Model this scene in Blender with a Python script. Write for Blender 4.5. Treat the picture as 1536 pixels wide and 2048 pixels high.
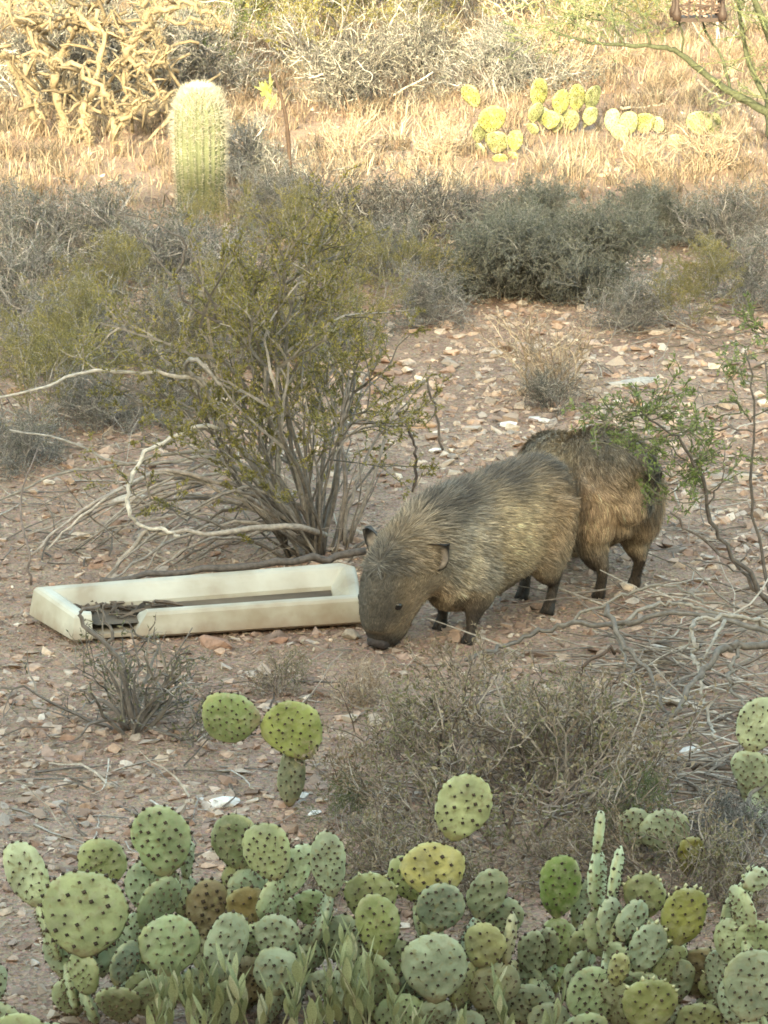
import bpy, bmesh, math, random
import numpy as np
from mathutils import Vector, Matrix, noise

for o in list(bpy.data.objects):
    bpy.data.objects.remove(o, do_unlink=True)
SC = bpy.context.scene
COL = SC.collection
R = math.radians

# ------------------------------------------------------------------ camera, sky, sun, exposure
F, PITCH, CH = 5900.0, R(15.7), 3.05
cam_d = bpy.data.cameras.new('camera')
cam_d.sensor_fit = 'VERTICAL'
cam_d.sensor_height = 24.0
cam_d.lens = 24.0 * F / 2048.0
cam_d.clip_start, cam_d.clip_end = 0.1, 3000.0
cam = bpy.data.objects.new('camera', cam_d)
COL.objects.link(cam)
cam.location = (0, 0, CH)
cam.rotation_euler = (math.pi / 2 - PITCH, 0, 0)
SC.camera = cam

SUN_EL, SUN_AZ = R(17.0), R(188.0)          # azimuth clockwise from +Y: the sun stands behind the camera
w = bpy.data.worlds.new('World')
SC.world = w
w.use_nodes = True
nt = w.node_tree
bg = nt.nodes['Background']
sky = nt.nodes.new('ShaderNodeTexSky')
sky.sky_type = 'NISHITA'
sky.sun_disc = False
sky.sun_elevation = SUN_EL
sky.sun_rotation = SUN_AZ
sky.air_density = 1.0
sky.dust_density = 2.5
sky.ozone_density = 0.6
nt.links.new(sky.outputs[0], bg.inputs[0])
bg.inputs[1].default_value = 0.15
sd = bpy.data.lights.new('sun', 'SUN')
sd.energy = 2.0
sd.angle = R(0.6)
sd.color = (1.0, 0.92, 0.78)
sun = bpy.data.objects.new('sun', sd)
COL.objects.link(sun)
to_sun = Vector((math.sin(SUN_AZ) * math.cos(SUN_EL), math.cos(SUN_AZ) * math.cos(SUN_EL), math.sin(SUN_EL)))
sun.rotation_euler = to_sun.to_track_quat('Z', 'Y').to_euler()

SC.view_settings.view_transform = 'Standard'
SC.view_settings.look = 'None'
SC.view_settings.gamma = 1.0
SC.view_settings.use_curve_mapping = False
SC.view_settings.exposure = 2.78
SC.view_settings.use_white_balance = True
SC.view_settings.white_balance_temperature = 7900
SC.view_settings.white_balance_tint = -4
SC.render.engine = 'CYCLES'
cy = SC.cycles
cy.use_denoising = True
cy.max_bounces = 5
cy.diffuse_bounces = 3
cy.glossy_bounces = 2
cy.transmission_bounces = 2
cy.filter_width = 1.7
cy.caustics_reflective = cy.caustics_refractive = False

# ------------------------------------------------------------------ picture to place
CAM = np.array((0, 0, CH))
FWD = np.array((0, math.cos(PITCH), -math.sin(PITCH)))
UPV = np.array((0, math.sin(PITCH), math.cos(PITCH)))


def ray(px, py):
    return FWD + np.array((1.0, 0, 0)) * (px - 768) / F - UPV * (py - 1024) / F


def G(px, py, z=0.0):
    r = ray(px, py)
    return CAM + r * ((z - CH) / r[2])


def W(px, py, Y):
    r = ray(px, py)
    return CAM + r * (Y / r[1])


def S(p):
    return F / float(np.dot(np.asarray(p) - CAM, FWD))


def gh(x, y):
    a = 0.030 * noise.noise((x * 0.55, y * 0.55, 3.1)) + 0.012 * noise.noise((x * 1.9, y * 1.9, 7.7))
    return a


def on_ground(px, py):
    p = G(px, py)
    p[2] = gh(p[0], p[1])
    return p


# ------------------------------------------------------------------ mesh building
class MB:
    """collects triangles (with a colour per vertex) and links them as one mesh"""

    def __init__(self):
        self.v, self.f, self.c, self.n = [], [], [], 0

    def add(self, v, f, c):
        v = np.asarray(v, dtype=np.float32)
        self.v.append(v)
        self.f.append(np.asarray(f, dtype=np.int32) + self.n)
        c = np.asarray(c, dtype=np.float32)
        if c.ndim == 1:
            c = np.tile(c, (len(v), 1))
        self.c.append(c)
        self.n += len(v)

    def mesh(self, name, smooth=False):
        me = bpy.data.meshes.new(name)
        if not self.v:
            return me
        v = np.concatenate(self.v)
        f = np.concatenate(self.f)
        c = np.concatenate(self.c)
        me.vertices.add(len(v))
        me.vertices.foreach_set('co', v.ravel())
        k = f.shape[1] if f.ndim == 2 else 3
        me.loops.add(f.size)
        me.loops.foreach_set('vertex_index', f.ravel())
        me.polygons.add(len(f))
        me.polygons.foreach_set('loop_start', np.arange(0, f.size, k, dtype=np.int32))
        me.polygons.foreach_set('loop_total', np.full(len(f), k, dtype=np.int32))
        me.polygons.foreach_set('use_smooth', np.full(len(f), smooth, dtype=bool))
        me.update(calc_edges=True)
        at = me.color_attributes.new('Col', 'FLOAT_COLOR', 'POINT')
        at.data.foreach_set('color', np.concatenate([c, np.ones((len(c), 1), np.float32)], 1).ravel())
        return me

    def build(self, name, mat, parent=None, smooth=False, loc=None):
        return obj(name, self.mesh(name, smooth), mat, parent, loc)


def obj(name, me, mat, parent=None, loc=None):
    o = bpy.data.objects.new(name, me)
    COL.objects.link(o)
    if mat is not None:
        me.materials.append(mat)
    if parent is not None:
        o.parent = parent
    if loc is not None:
        o.location = loc
    return o


def tag(o, label=None, cat=None, group=None, kind=None):
    if label: o['label'] = label
    if cat: o['category'] = cat
    if group: o['group'] = group
    if kind: o['kind'] = kind
    return o


def empty(name, loc, rz=0.0, sc=1.0):
    o = bpy.data.objects.new(name, None)
    COL.objects.link(o)
    o.location = loc
    o.rotation_euler = (0, 0, rz)
    o.scale = (sc, sc, sc)
    return o


KIDS = {}


def copy_tree(o, parent=None):
    c = o.copy()
    COL.objects.link(c)
    if parent is not None:
        c.parent = parent
    for ch in o.children:
        copy_tree(ch, c)
    return c


def unit(v):
    v = np.asarray(v, float)
    return v / (np.linalg.norm(v) + 1e-12)


def tube(pts, rad, sides=3):
    """a tapered tube through pts; closed at the far end by a point"""
    pts = np.asarray(pts, float)
    n = len(pts)
    rad = np.asarray(rad, float)
    d = np.empty_like(pts)
    d[1:-1] = pts[2:] - pts[:-2]
    d[0], d[-1] = pts[1] - pts[0], pts[-1] - pts[-2]
    d /= np.linalg.norm(d, axis=1, keepdims=True) + 1e-12
    a = np.array((0.31, 0.23, 0.92)) if abs(d[:, 2].mean()) < 0.8 else np.array((0.95, 0.2, 0.1))
    u = np.cross(d, a)
    u /= np.linalg.norm(u, axis=1, keepdims=True) + 1e-12
    v = np.cross(d, u)
    ang = np.arange(sides) * 2 * math.pi / sides
    ring = pts[:, None] + rad[:, None, None] * (np.cos(ang)[None, :, None] * u[:, None] + np.sin(ang)[None, :, None] * v[:, None])
    V = ring.reshape(-1, 3)
    i = np.arange(n - 1)[:, None] * sides
    j = np.arange(sides)[None]
    a0 = (i + j).ravel()
    a1 = (i + (j + 1) % sides).ravel()
    Fc = np.concatenate([np.stack([a0, a1, a1 + sides], 1), np.stack([a0, a1 + sides, a0 + sides], 1)])
    cap = []
    for k in range(1, sides - 1):
        cap.append(((n - 1) * sides, (n - 1) * sides + k, (n - 1) * sides + k + 1))
        cap.append((0, k + 1, k))
    return V, np.concatenate([Fc, np.array(cap)])


def smooth_path(P, k=4):
    """Catmull-Rom through control points"""
    P = np.asarray(P, float)
    Q = np.concatenate([[2 * P[0] - P[1]], P, [2 * P[-1] - P[-2]]])
    out = []
    for i in range(len(P) - 1):
        a, b, c, d = Q[i:i + 4]
        for t in np.arange(k) / k:
            out.append(0.5 * (2 * b + (c - a) * t + (2 * a - 5 * b + 4 * c - d) * t * t + (3 * b - a - 3 * c + d) * t ** 3))
    out.append(P[-1])
    return np.array(out)


def leaves(mb, P, D, N, L, Wd, C):
    """diamond leaves: base P, direction D, face normal N; all arrays"""
    B = np.cross(D, N)
    B /= np.linalg.norm(B, axis=1, keepdims=True) + 1e-9
    L = L[:, None]
    Wd = Wd[:, None]
    mid = P + D * L * 0.45
    V = np.stack([P, mid + B * Wd * 0.5, P + D * L, mid - B * Wd * 0.5], 1)
    n = len(P)
    i = np.arange(n)[:, None] * 4
    Fc = np.concatenate([i + np.array((0, 1, 2)), i + np.array((0, 2, 3))])
    mb.add(V.reshape(-1, 3), Fc, np.repeat(C, 4, 0))


# ------------------------------------------------------------------ materials
def new_mat(name):
    m = bpy.data.materials.new(name)
    m.use_nodes = True
    t = m.node_tree
    b = t.nodes['Principled BSDF']
    return m, t, b


def attr_mat(name, rough=0.8, nscale=40.0, namt=0.35, bump=0.0, translucent=0.0, spec=0.3):
    m, t, b = new_mat(name)
    a = t.nodes.new('ShaderNodeAttribute')
    a.attribute_name = 'Col'
    tc = t.nodes.new('ShaderNodeTexCoord')
    n = t.nodes.new('ShaderNodeTexNoise')
    n.inputs['Scale'].default_value = nscale
    n.inputs['Detail'].default_value = 4
    t.links.new(tc.outputs['Object'], n.inputs['Vector'])
    mr = t.nodes.new('ShaderNodeMapRange')
    mr.inputs['From Min'].default_value, mr.inputs['From Max'].default_value = 0.25, 0.75
    mr.inputs['To Min'].default_value, mr.inputs['To Max'].default_value = 1 - namt, 1 + namt
    t.links.new(n.outputs['Fac'], mr.inputs['Value'])
    mx = t.nodes.new('ShaderNodeMix')
    mx.data_type = 'RGBA'
    mx.blend_type = 'MULTIPLY'
    mx.inputs['Factor'].default_value = 1.0
    t.links.new(a.outputs['Color'], mx.inputs['A'])
    t.links.new(mr.outputs['Result'], mx.inputs['B'])
    t.links.new(mx.outputs['Result'], b.inputs['Base Color'])
    b.inputs['Roughness'].default_value = rough
    b.inputs['Specular IOR Level'].default_value = spec
    if bump:
        bp = t.nodes.new('ShaderNodeBump')
        bp.inputs['Strength'].default_value = bump
        bp.inputs['Distance'].default_value = 0.01
        t.links.new(n.outputs['Fac'], bp.inputs['Height'])
        t.links.new(bp.outputs['Normal'], b.inputs['Normal'])
    if translucent:
        tr = t.nodes.new('ShaderNodeBsdfTranslucent')
        t.links.new(mx.outputs['Result'], tr.inputs['Color'])
        ms = t.nodes.new('ShaderNodeMixShader')
        ms.inputs[0].default_value = translucent
        t.links.new(b.outputs[0], ms.inputs[1])
        t.links.new(tr.outputs[0], ms.inputs[2])
        t.links.new(ms.outputs[0], t.nodes['Material Output'].inputs['Surface'])
    return m


M_STONE = attr_mat('stone', 0.9, 60, 0.30, 0.5)
M_TWIG = attr_mat('bark', 0.85, 55, 0.40, 0.3)
M_LEAF = attr_mat('leaf', 0.55, 25, 0.25, 0, 0.25)
M_GRASS = attr_mat('dry_grass', 0.8, 6, 0.25, 0, 0.2)
M_FUR = attr_mat('fur', 0.7, 30, 0.2)
M_HIDE = attr_mat('hide', 0.75, 90, 0.35, 0.4)
M_DARK = attr_mat('dark_matter', 0.6, 80, 0.3)
M_CHOLLA = attr_mat('cholla_wood', 0.8, 45, 0.35, 0.7)
M_SAG = attr_mat('cactus_skin', 0.6, 30, 0.2)
M_SPINE = attr_mat('spine', 0.6, 30, 0.15, 0, 0.15)


def pad_material():
    m, t, b = new_mat('pad_skin')
    oi = t.nodes.new('ShaderNodeObjectInfo')
    tc = t.nodes.new('ShaderNodeTexCoord')
    va = t.nodes.new('ShaderNodeVectorMath')
    va.operation = 'ADD'
    rm = t.nodes.new('ShaderNodeMath')
    rm.operation = 'MULTIPLY'
    rm.inputs[1].default_value = 37.0
    t.links.new(oi.outputs['Random'], rm.inputs[0])
    t.links.new(tc.outputs['Object'], va.inputs[0])
    t.links.new(rm.outputs[0], va.inputs[1])
    n1 = t.nodes.new('ShaderNodeTexNoise')
    n1.inputs['Scale'].default_value = 16
    n1.inputs['Detail'].default_value = 5
    n2 = t.nodes.new('ShaderNodeTexNoise')
    n2.inputs['Scale'].default_value = 70
    n2.inputs['Detail'].default_value = 4
    for n in (n1, n2):
        t.links.new(va.outputs[0], n.inputs['Vector'])
    r1 = t.nodes.new('ShaderNodeMapRange')
    r1.inputs['From Min'].default_value, r1.inputs['From Max'].default_value = 0.3, 0.7
    r1.inputs['To Min'].default_value, r1.inputs['To Max'].default_value = 0.64, 1.34
    t.links.new(n1.outputs['Fac'], r1.inputs['Value'])
    mx = t.nodes.new('ShaderNodeMix')
    mx.data_type, mx.blend_type = 'RGBA', 'MULTIPLY'
    mx.inputs['Factor'].default_value = 1
    t.links.new(oi.outputs['Color'], mx.inputs['A'])
    t.links.new(r1.outputs['Result'], mx.inputs['B'])
    r2 = t.nodes.new('ShaderNodeMapRange')
    r2.inputs['From Min'].default_value, r2.inputs['From Max'].default_value = 0.55, 0.70
    r2.inputs['To Min'].default_value, r2.inputs['To Max'].default_value = 0.0, 0.75
    t.links.new(n2.outputs['Fac'], r2.inputs['Value'])
    m2 = t.nodes.new('ShaderNodeMix')
    m2.data_type = 'RGBA'
    m2.inputs['B'].default_value = (0.30, 0.27, 0.13, 1)       # corky scars
    t.links.new(r2.outputs['Result'], m2.inputs['Factor'])
    t.links.new(mx.outputs['Result'], m2.inputs['A'])
    at = t.nodes.new('ShaderNodeAttribute')
    at.attribute_name = 'Col'
    rm2 = t.nodes.new('ShaderNodeMath')
    rm2.operation = 'MULTIPLY'
    rm2.inputs[1].default_value = 0.55
    sc_ = t.nodes.new('ShaderNodeSeparateColor')
    t.links.new(at.outputs['Color'], sc_.inputs[0])
    t.links.new(sc_.outputs[0], rm2.inputs[0])
    m3 = t.nodes.new('ShaderNodeMix')                       # yellowish corky rim of the pad
    m3.data_type = 'RGBA'
    m3.inputs['B'].default_value = (0.50, 0.46, 0.20, 1)
    t.links.new(rm2.outputs[0], m3.inputs['Factor'])
    t.links.new(m2.outputs['Result'], m3.inputs['A'])
    ck = t.nodes.new('ShaderNodeMath')                      # corky brown foot of the pad, ragged edge
    ck.operation = 'MULTIPLY'
    t.links.new(sc_.outputs[1], ck.inputs[0])
    t.links.new(n2.outputs['Fac'], ck.inputs[1])
    rk = t.nodes.new('ShaderNodeMapRange')
    rk.inputs['From Min'].default_value, rk.inputs['From Max'].default_value = 0.16, 0.42
    rk.inputs['To Min'].default_value, rk.inputs['To Max'].default_value = 0.0, 0.8
    t.links.new(ck.outputs[0], rk.inputs['Value'])
    m5 = t.nodes.new('ShaderNodeMix')
    m5.data_type = 'RGBA'
    m5.inputs['B'].default_value = (0.30, 0.235, 0.14, 1)
    t.links.new(rk.outputs['Result'], m5.inputs['Factor'])
    t.links.new(m3.outputs['Result'], m5.inputs['A'])
    n4 = t.nodes.new('ShaderNodeTexNoise')                  # dust lying in patches
    n4.inputs['Scale'].default_value = 34
    n4.inputs['Detail'].default_value = 8
    n4.inputs['Roughness'].default_value = 0.7
    t.links.new(va.outputs[0], n4.inputs['Vector'])
    rd = t.nodes.new('ShaderNodeMapRange')
    rd.inputs['From Min'].default_value, rd.inputs['From Max'].default_value = 0.48, 0.72
    rd.inputs['To Min'].default_value, rd.inputs['To Max'].default_value = 0.0, 0.5
    t.links.new(n4.outputs['Fac'], rd.inputs['Value'])
    m6 = t.nodes.new('ShaderNodeMix')
    m6.data_type = 'RGBA'
    m6.inputs['B'].default_value = (0.50, 0.47, 0.34, 1)
    t.links.new(rd.outputs['Result'], m6.inputs['Factor'])
    t.links.new(m5.outputs['Result'], m6.inputs['A'])
    t.links.new(m6.outputs['Result'], b.inputs['Base Color'])
    b.inputs['Roughness'].default_value = 0.55
    b.inputs['Specular IOR Level'].default_value = 0.35
    bp = t.nodes.new('ShaderNodeBump')
    bp.inputs['Strength'].default_value = 0.5
    bp.inputs['Distance'].default_value = 0.004
    t.links.new(n2.outputs['Fac'], bp.inputs['Height'])
    t.links.new(bp.outputs['Normal'], b.inputs['Normal'])
    return m


M_PAD = pad_material()


def ground_material():
    m, t, b = new_mat('desert_soil')
    tc = t.nodes.new('ShaderNodeTexCoord')

    def nz(s, d=5):
        n = t.nodes.new('ShaderNodeTexNoise')
        n.inputs['Scale'].default_value = s
        n.inputs['Detail'].default_value = d
        t.links.new(tc.outputs['Object'], n.inputs['Vector'])
        return n
    a, c = nz(0.9), nz(9)
    r = t.nodes.new('ShaderNodeValToRGB')
    e = r.color_ramp.elements
    e[0].position, e[0].color = 0.32, (0.230, 0.150, 0.106, 1)
    e[1].position, e[1].color = 0.70, (0.410, 0.292, 0.212, 1)
    mxn = t.nodes.new('ShaderNodeMath')
    mxn.operation = 'MULTIPLY_ADD'
    mxn.inputs[1].default_value = 0.5
    half = t.nodes.new('ShaderNodeMath')
    half.operation = 'MULTIPLY'
    half.inputs[1].default_value = 0.5
    t.links.new(a.outputs['Fac'], half.inputs[0])
    t.links.new(c.outputs['Fac'], mxn.inputs[0])
    t.links.new(half.outputs[0], mxn.inputs[2])
    t.links.new(mxn.outputs[0], r.inputs['Fac'])
    v = t.nodes.new('ShaderNodeTexVoronoi')
    v.inputs['Scale'].default_value = 95
    t.links.new(tc.outputs['Object'], v.inputs['Vector'])
    hs = t.nodes.new('ShaderNodeHueSaturation')
    hs.inputs['Saturation'].default_value = 0.22
    hs.inputs['Value'].default_value = 0.75
    t.links.new(v.outputs['Color'], hs.inputs['Color'])
    mx = t.nodes.new('ShaderNodeMix')
    mx.data_type, mx.blend_type = 'RGBA', 'OVERLAY'
    mx.inputs['Factor'].default_value = 0.55
    t.links.new(r.outputs['Color'], mx.inputs['A'])
    t.links.new(hs.outputs['Color'], mx.inputs['B'])
    t.links.new(mx.outputs['Result'], b.inputs['Base Color'])
    b.inputs['Roughness'].default_value = 0.95
    b.inputs['Specular IOR Level'].default_value = 0.1
    bp = t.nodes.new('ShaderNodeBump')
    bp.inputs['Strength'].default_value = 0.7
    bp.inputs['Distance'].default_value = 0.012
    t.links.new(v.outputs['Distance'], bp.inputs['Height'])
    t.links.new(bp.outputs['Normal'], b.inputs['Normal'])
    return m


def simple_mat(name, col, rough=0.6, nscale=8, namt=0.2, dirt=None, dscale=5, dlo=0.5, dhi=0.75, damt=0.6, bump=0.1, splash=None):
    m, t, b = new_mat(name)
    tc = t.nodes.new('ShaderNodeTexCoord')
    n = t.nodes.new('ShaderNodeTexNoise')
    n.inputs['Scale'].default_value = nscale
    n.inputs['Detail'].default_value = 6
    t.links.new(tc.outputs['Object'], n.inputs['Vector'])
    mr = t.nodes.new('ShaderNodeMapRange')
    mr.inputs['From Min'].default_value, mr.inputs['From Max'].default_value = 0.25, 0.75
    mr.inputs['To Min'].default_value, mr.inputs['To Max'].default_value = 1 - namt, 1 + namt
    t.links.new(n.outputs['Fac'], mr.inputs['Value'])
    mx = t.nodes.new('ShaderNodeMix')
    mx.data_type, mx.blend_type = 'RGBA', 'MULTIPLY'
    mx.inputs['Factor'].default_value = 1
    mx.inputs['A'].default_value = (*col, 1)
    t.links.new(mr.outputs['Result'], mx.inputs['B'])
    out = mx.outputs['Result']
    if dirt:
        n2 = t.nodes.new('ShaderNodeTexNoise')
        n2.inputs['Scale'].default_value = dscale
        n2.inputs['Detail'].default_value = 7
        t.links.new(tc.outputs['Object'], n2.inputs['Vector'])
        r2 = t.nodes.new('ShaderNodeMapRange')
        r2.inputs['From Min'].default_value, r2.inputs['From Max'].default_value = dlo, dhi
        r2.inputs['To Min'].default_value, r2.inputs['To Max'].default_value = 0, damt
        t.links.new(n2.outputs['Fac'], r2.inputs['Value'])
        m2 = t.nodes.new('ShaderNodeMix')
        m2.data_type = 'RGBA'
        m2.inputs['B'].default_value = (*dirt, 1)
        t.links.new(r2.outputs['Result'], m2.inputs['Factor'])
        t.links.new(out, m2.inputs['A'])
        out = m2.outputs['Result']
    if splash:                                                   # mud splashed up from the soil, ragged at its top edge
        sx = t.nodes.new('ShaderNodeSeparateXYZ')
        t.links.new(tc.outputs['Object'], sx.inputs[0])
        n3 = t.nodes.new('ShaderNodeTexNoise')
        n3.inputs['Scale'].default_value = 22
        n3.inputs['Detail'].default_value = 6
        t.links.new(tc.outputs['Object'], n3.inputs['Vector'])
        ma = t.nodes.new('ShaderNodeMath')
        ma.operation = 'MULTIPLY_ADD'
        ma.inputs[1].default_value = -splash
        t.links.new(n3.outputs['Fac'], ma.inputs[0])
        t.links.new(sx.outputs['Z'], ma.inputs[2])
        r3 = t.nodes.new('ShaderNodeMapRange')
        r3.inputs['From Min'].default_value, r3.inputs['From Max'].default_value = -.02, .03
        r3.inputs['To Min'].default_value, r3.inputs['To Max'].default_value = .75, 0
        t.links.new(ma.outputs[0], r3.inputs['Value'])
        m4 = t.nodes.new('ShaderNodeMix')
        m4.data_type = 'RGBA'
        m4.inputs['B'].default_value = (.27, .19, .13, 1)
        t.links.new(r3.outputs['Result'], m4.inputs['Factor'])
        t.links.new(out, m4.inputs['A'])
        out = m4.outputs['Result']
    t.links.new(out, b.inputs['Base Color'])
    b.inputs['Roughness'].default_value = rough
    bp = t.nodes.new('ShaderNodeBump')
    bp.inputs['Strength'].default_value = bump
    bp.inputs['Distance'].default_value = 0.01
    t.links.new(n.outputs['Fac'], bp.inputs['Height'])
    t.links.new(bp.outputs['Normal'], b.inputs['Normal'])
    return m


# ------------------------------------------------------------------ ground
def axis_steps(lo, hi, step, far, g=1.35):
    a = list(np.arange(lo, hi + 1e-6, step))
    s = step
    while a[-1] < far:
        s *= g
        a.append(a[-1] + s)
    s = step
    while a[0] > -far:
        s *= g
        a.insert(0, a[0] - s)
    return np.array(a)


def build_ground():
    xs = axis_steps(-3.2, 3.2, 0.07, 900)
    ys = axis_steps(5.0, 24.0, 0.08, 900)
    X, Y = np.meshgrid(xs, ys)
    Z = np.zeros_like(X)
    for i in range(X.shape[0]):
        for j in range(X.shape[1]):
            if abs(X[i, j]) < 30 and -10 < Y[i, j] < 60:
                Z[i, j] = gh(X[i, j], Y[i, j])
    V = np.stack([X.ravel(), Y.ravel(), Z.ravel()], 1)
    nx, ny = len(xs), len(ys)
    i = (np.arange(ny - 1)[:, None] * nx + np.arange(nx - 1)[None]).ravel()
    Q = np.stack([i, i + 1, i + nx + 1, i + nx], 1)
    mb = MB()
    mb.add(V, Q, (0.2, 0.13, 0.1))
    o = mb.build('ground', ground_material(), smooth=True)
    o['kind'] = 'structure'
    return o


GROUND = build_ground()

# ------------------------------------------------------------------ the house whose shade lies over the yard
def box_verts(x0, x1, y0, y1, z0, z1):
    V = [(x, y, z) for z in (z0, z1) for y in (y0, y1) for x in (x0, x1)]
    Fq = [(0, 2, 3, 1), (4, 5, 7, 6), (0, 1, 5, 4), (2, 6, 7, 3), (0, 4, 6, 2), (1, 3, 7, 5)]
    T = []
    for q in Fq:
        T += [(q[0], q[1], q[2]), (q[0], q[2], q[3])]
    return np.array(V, float), np.array(T)


def house():
    stucco = simple_mat('stucco', (0.46, 0.37, 0.27), 0.9, 30, 0.15, bump=0.3)
    h = empty('house', (0, -2.2, 0))
    tag(h, 'long tan stucco house that shades the yard, behind the viewer', 'house')
    top = 20.7 * math.tan(SUN_EL) - 0.14
    mb = MB()
    mb.add(*box_verts(-16, 16, -8, 0, -0.3, top - 0.25), (0.5, 0.4, 0.3))
    mb.build('wall', stucco, h)
    mb = MB()
    mb.add(*box_verts(-16.4, 16.4, -8.4, 0.45, top - 0.25, top), (0.5, 0.4, 0.3))
    mb.build('roof', simple_mat('roof_edge', (0.25, 0.16, 0.11), 0.8), h)
    gl = simple_mat('window_glass', (0.05, 0.06, 0.07), 0.05)
    fr = simple_mat('window_frame', (0.6, 0.57, 0.5), 0.5)
    for cx in (-9, -4.5, 4.5, 9):
        mb = MB()
        for b in ((cx - .95, cx + .95, 0.0, .06, 0.95, 1.03), (cx - .95, cx + .95, 0.0, .06, 2.2, 2.28),
                  (cx - .95, cx - .87, 0.0, .06, 1.03, 2.2), (cx + .87, cx + .95, 0.0, .06, 1.03, 2.2)):
            mb.add(*box_verts(*b), (0.6, 0.6, 0.5))
        f = mb.build('window', fr, h)
        mb = MB()
        mb.add(*box_verts(cx - .87, cx + .87, 0.0, .03, 1.03, 2.2), (0.1, 0.1, 0.1))
        mb.build('pane', gl, f)


house()

# ------------------------------------------------------------------ stones
rng = np.random.default_rng(11)


def hull_rock(seed, npt=11):
    r = random.Random(seed)
    bm = bmesh.new()
    for _ in range(npt):
        v = Vector((r.gauss(0, 1), r.gauss(0, 1), r.gauss(0, 1))).normalized() * r.uniform(0.75, 1.0)
        bm.verts.new((v.x, v.y * r.uniform(0.7, 1), v.z * 0.62))
    res = bmesh.ops.convex_hull(bm, input=bm.verts)
    junk = list({g for g in res['geom_interior'] + res['geom_unused'] if isinstance(g, bmesh.types.BMVert)})
    bmesh.ops.delete(bm, geom=junk, context='VERTS')
    bmesh.ops.triangulate(bm, faces=bm.faces)
    bm.verts.index_update()
    V = np.array([v.co[:] for v in bm.verts])
    T = np.array([[v.index for v in f.verts] for f in bm.faces])
    bm.free()
    return V, T


ROCKS = [hull_rock(s) for s in range(14)]
GRIT = [hull_rock(s, 7) for s in range(40, 50)]
PAL = np.array((1.14, 1.05, .97)) * np.array([(0.30, 0.195, 0.145), (0.37, 0.265, 0.20), (0.25, 0.175, 0.14), (0.42, 0.33, 0.265), (0.35, 0.315, 0.28),
                (0.20, 0.14, 0.11), (0.48, 0.40, 0.32), (0.60, 0.54, 0.46), (0.38, 0.26, 0.185)])
PAL = PAL * .72 + np.array((.345, .272, .222)) * .28
PW = np.array([.20, .18, .14, .14, .10, .10, .08, .03, .05])
PW = PW / PW.sum()
PW_PALE = np.array([.10, .16, .10, .20, .17, .06, .14, .07, .03])
PW_PALE = PW_PALE / PW_PALE.sum()


def rot_z(a):
    c, s = np.cos(a), np.sin(a)
    z, o = np.zeros_like(c), np.ones_like(c)
    return np.stack([np.stack([c, -s, z], -1), np.stack([s, c, z], -1), np.stack([z, z, o], -1)], -2)


def rand_tilt(n, amt):
    a = rng.uniform(-amt, amt, n)
    b = rng.uniform(-amt, amt, n)
    ca, sa, cb, sb = np.cos(a), np.sin(a), np.cos(b), np.sin(b)
    z, o = np.zeros(n), np.ones(n)
    X = np.stack([np.stack([o, z, z], -1), np.stack([z, ca, -sa], -1), np.stack([z, sa, ca], -1)], -2)
    Yr = np.stack([np.stack([cb, z, sb], -1), np.stack([z, o, z], -1), np.stack([-sb, z, cb], -1)], -2)
    return X @ Yr


def stone_spots(n, ylo, yhi, rlo, rhi):
    y = np.sqrt(rng.uniform(ylo ** 2, yhi ** 2, n))
    x = rng.uniform(-1, 1, n) * (y * 0.145 + 0.25)
    r = rlo * (rhi / rlo) ** (rng.uniform(0, 1, n) ** 2.2)
    return x, y, r


spots = []
for a in ((7000, 5.9, 9.5, .006, .014), (6000, 9.5, 15, .008, .018), (5200, 5.9, 8.5, .009, .036), (5200, 8.5, 12, .011, .045), (4600, 12, 17, .015, .065), (1400, 17, 30, .02, .06)):
    x, y, r = stone_spots(*a)
    spots += list(zip(x, y, r))
# bare stony patch behind the animals and to the right is bigger and paler
for _ in range(900):
    px, py = rng.uniform(850, 1560), rng.uniform(590, 1130)
    p = G(px, py)
    spots.append((p[0], p[1], rng.uniform(.016, .055)))
for _ in range(420):
    p = G(rng.uniform(-20, 620), rng.uniform(1350, 1720))
    spots.append((p[0], p[1], rng.uniform(.014, .038)))
spots.sort(key=lambda q: -q[2] / (q[1] + 0.5))
gravel = MB()
n_part = 0
rock_meshes = []
for k, (V, T) in enumerate(ROCKS):
    for ci in range(4):
        mb = MB()
        mb.add(V, T, PAL[(k * 3 + ci * 2) % len(PAL)] * rng.uniform(.85, 1.15))
        rock_meshes.append((mb.mesh('stone'), None))
        rock_meshes[-1][0].materials.append(M_STONE)
for x, y, r in spots:
    z = gh(x, y)
    pale = 12 < y or (y > 9.7 and x > 0.1)
    a = rng.uniform(0, 6.28)
    sx, sy, sz = r * rng.uniform(.8, 1.35), r * rng.uniform(.65, 1.0), r * rng.uniform(.55, .95)
    if n_part < 295:
        n_part += 1
        me = rock_meshes[rng.integers(len(rock_meshes))][0]
        o = bpy.data.objects.new('stone', me)
        COL.objects.link(o)
        o.parent = GROUND
        o.location = (x, y, z + sz * 0.22)
        o.scale = (sx, sy, sz)
        o.rotation_euler = (rng.uniform(-.3, .3), rng.uniform(-.3, .3), a)
        continue
    V, T = ROCKS[rng.integers(len(ROCKS))] if r > .014 else GRIT[rng.integers(len(GRIT))]
    M = rot_z(np.array(a)) @ rand_tilt(1, .35)[0]
    c = PAL[rng.choice(len(PAL), p=PW_PALE if pale else PW)] * rng.uniform(.75, 1.25)
    gravel.add((V * (sx, sy, sz)) @ M.T + (x, y, z + sz * rng.uniform(-.15, .28)), T, c)
g = gravel.build('gravel', M_STONE)
tag(g, 'reddish brown desert gravel scattered over the ground', 'gravel', kind='stuff')

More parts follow.
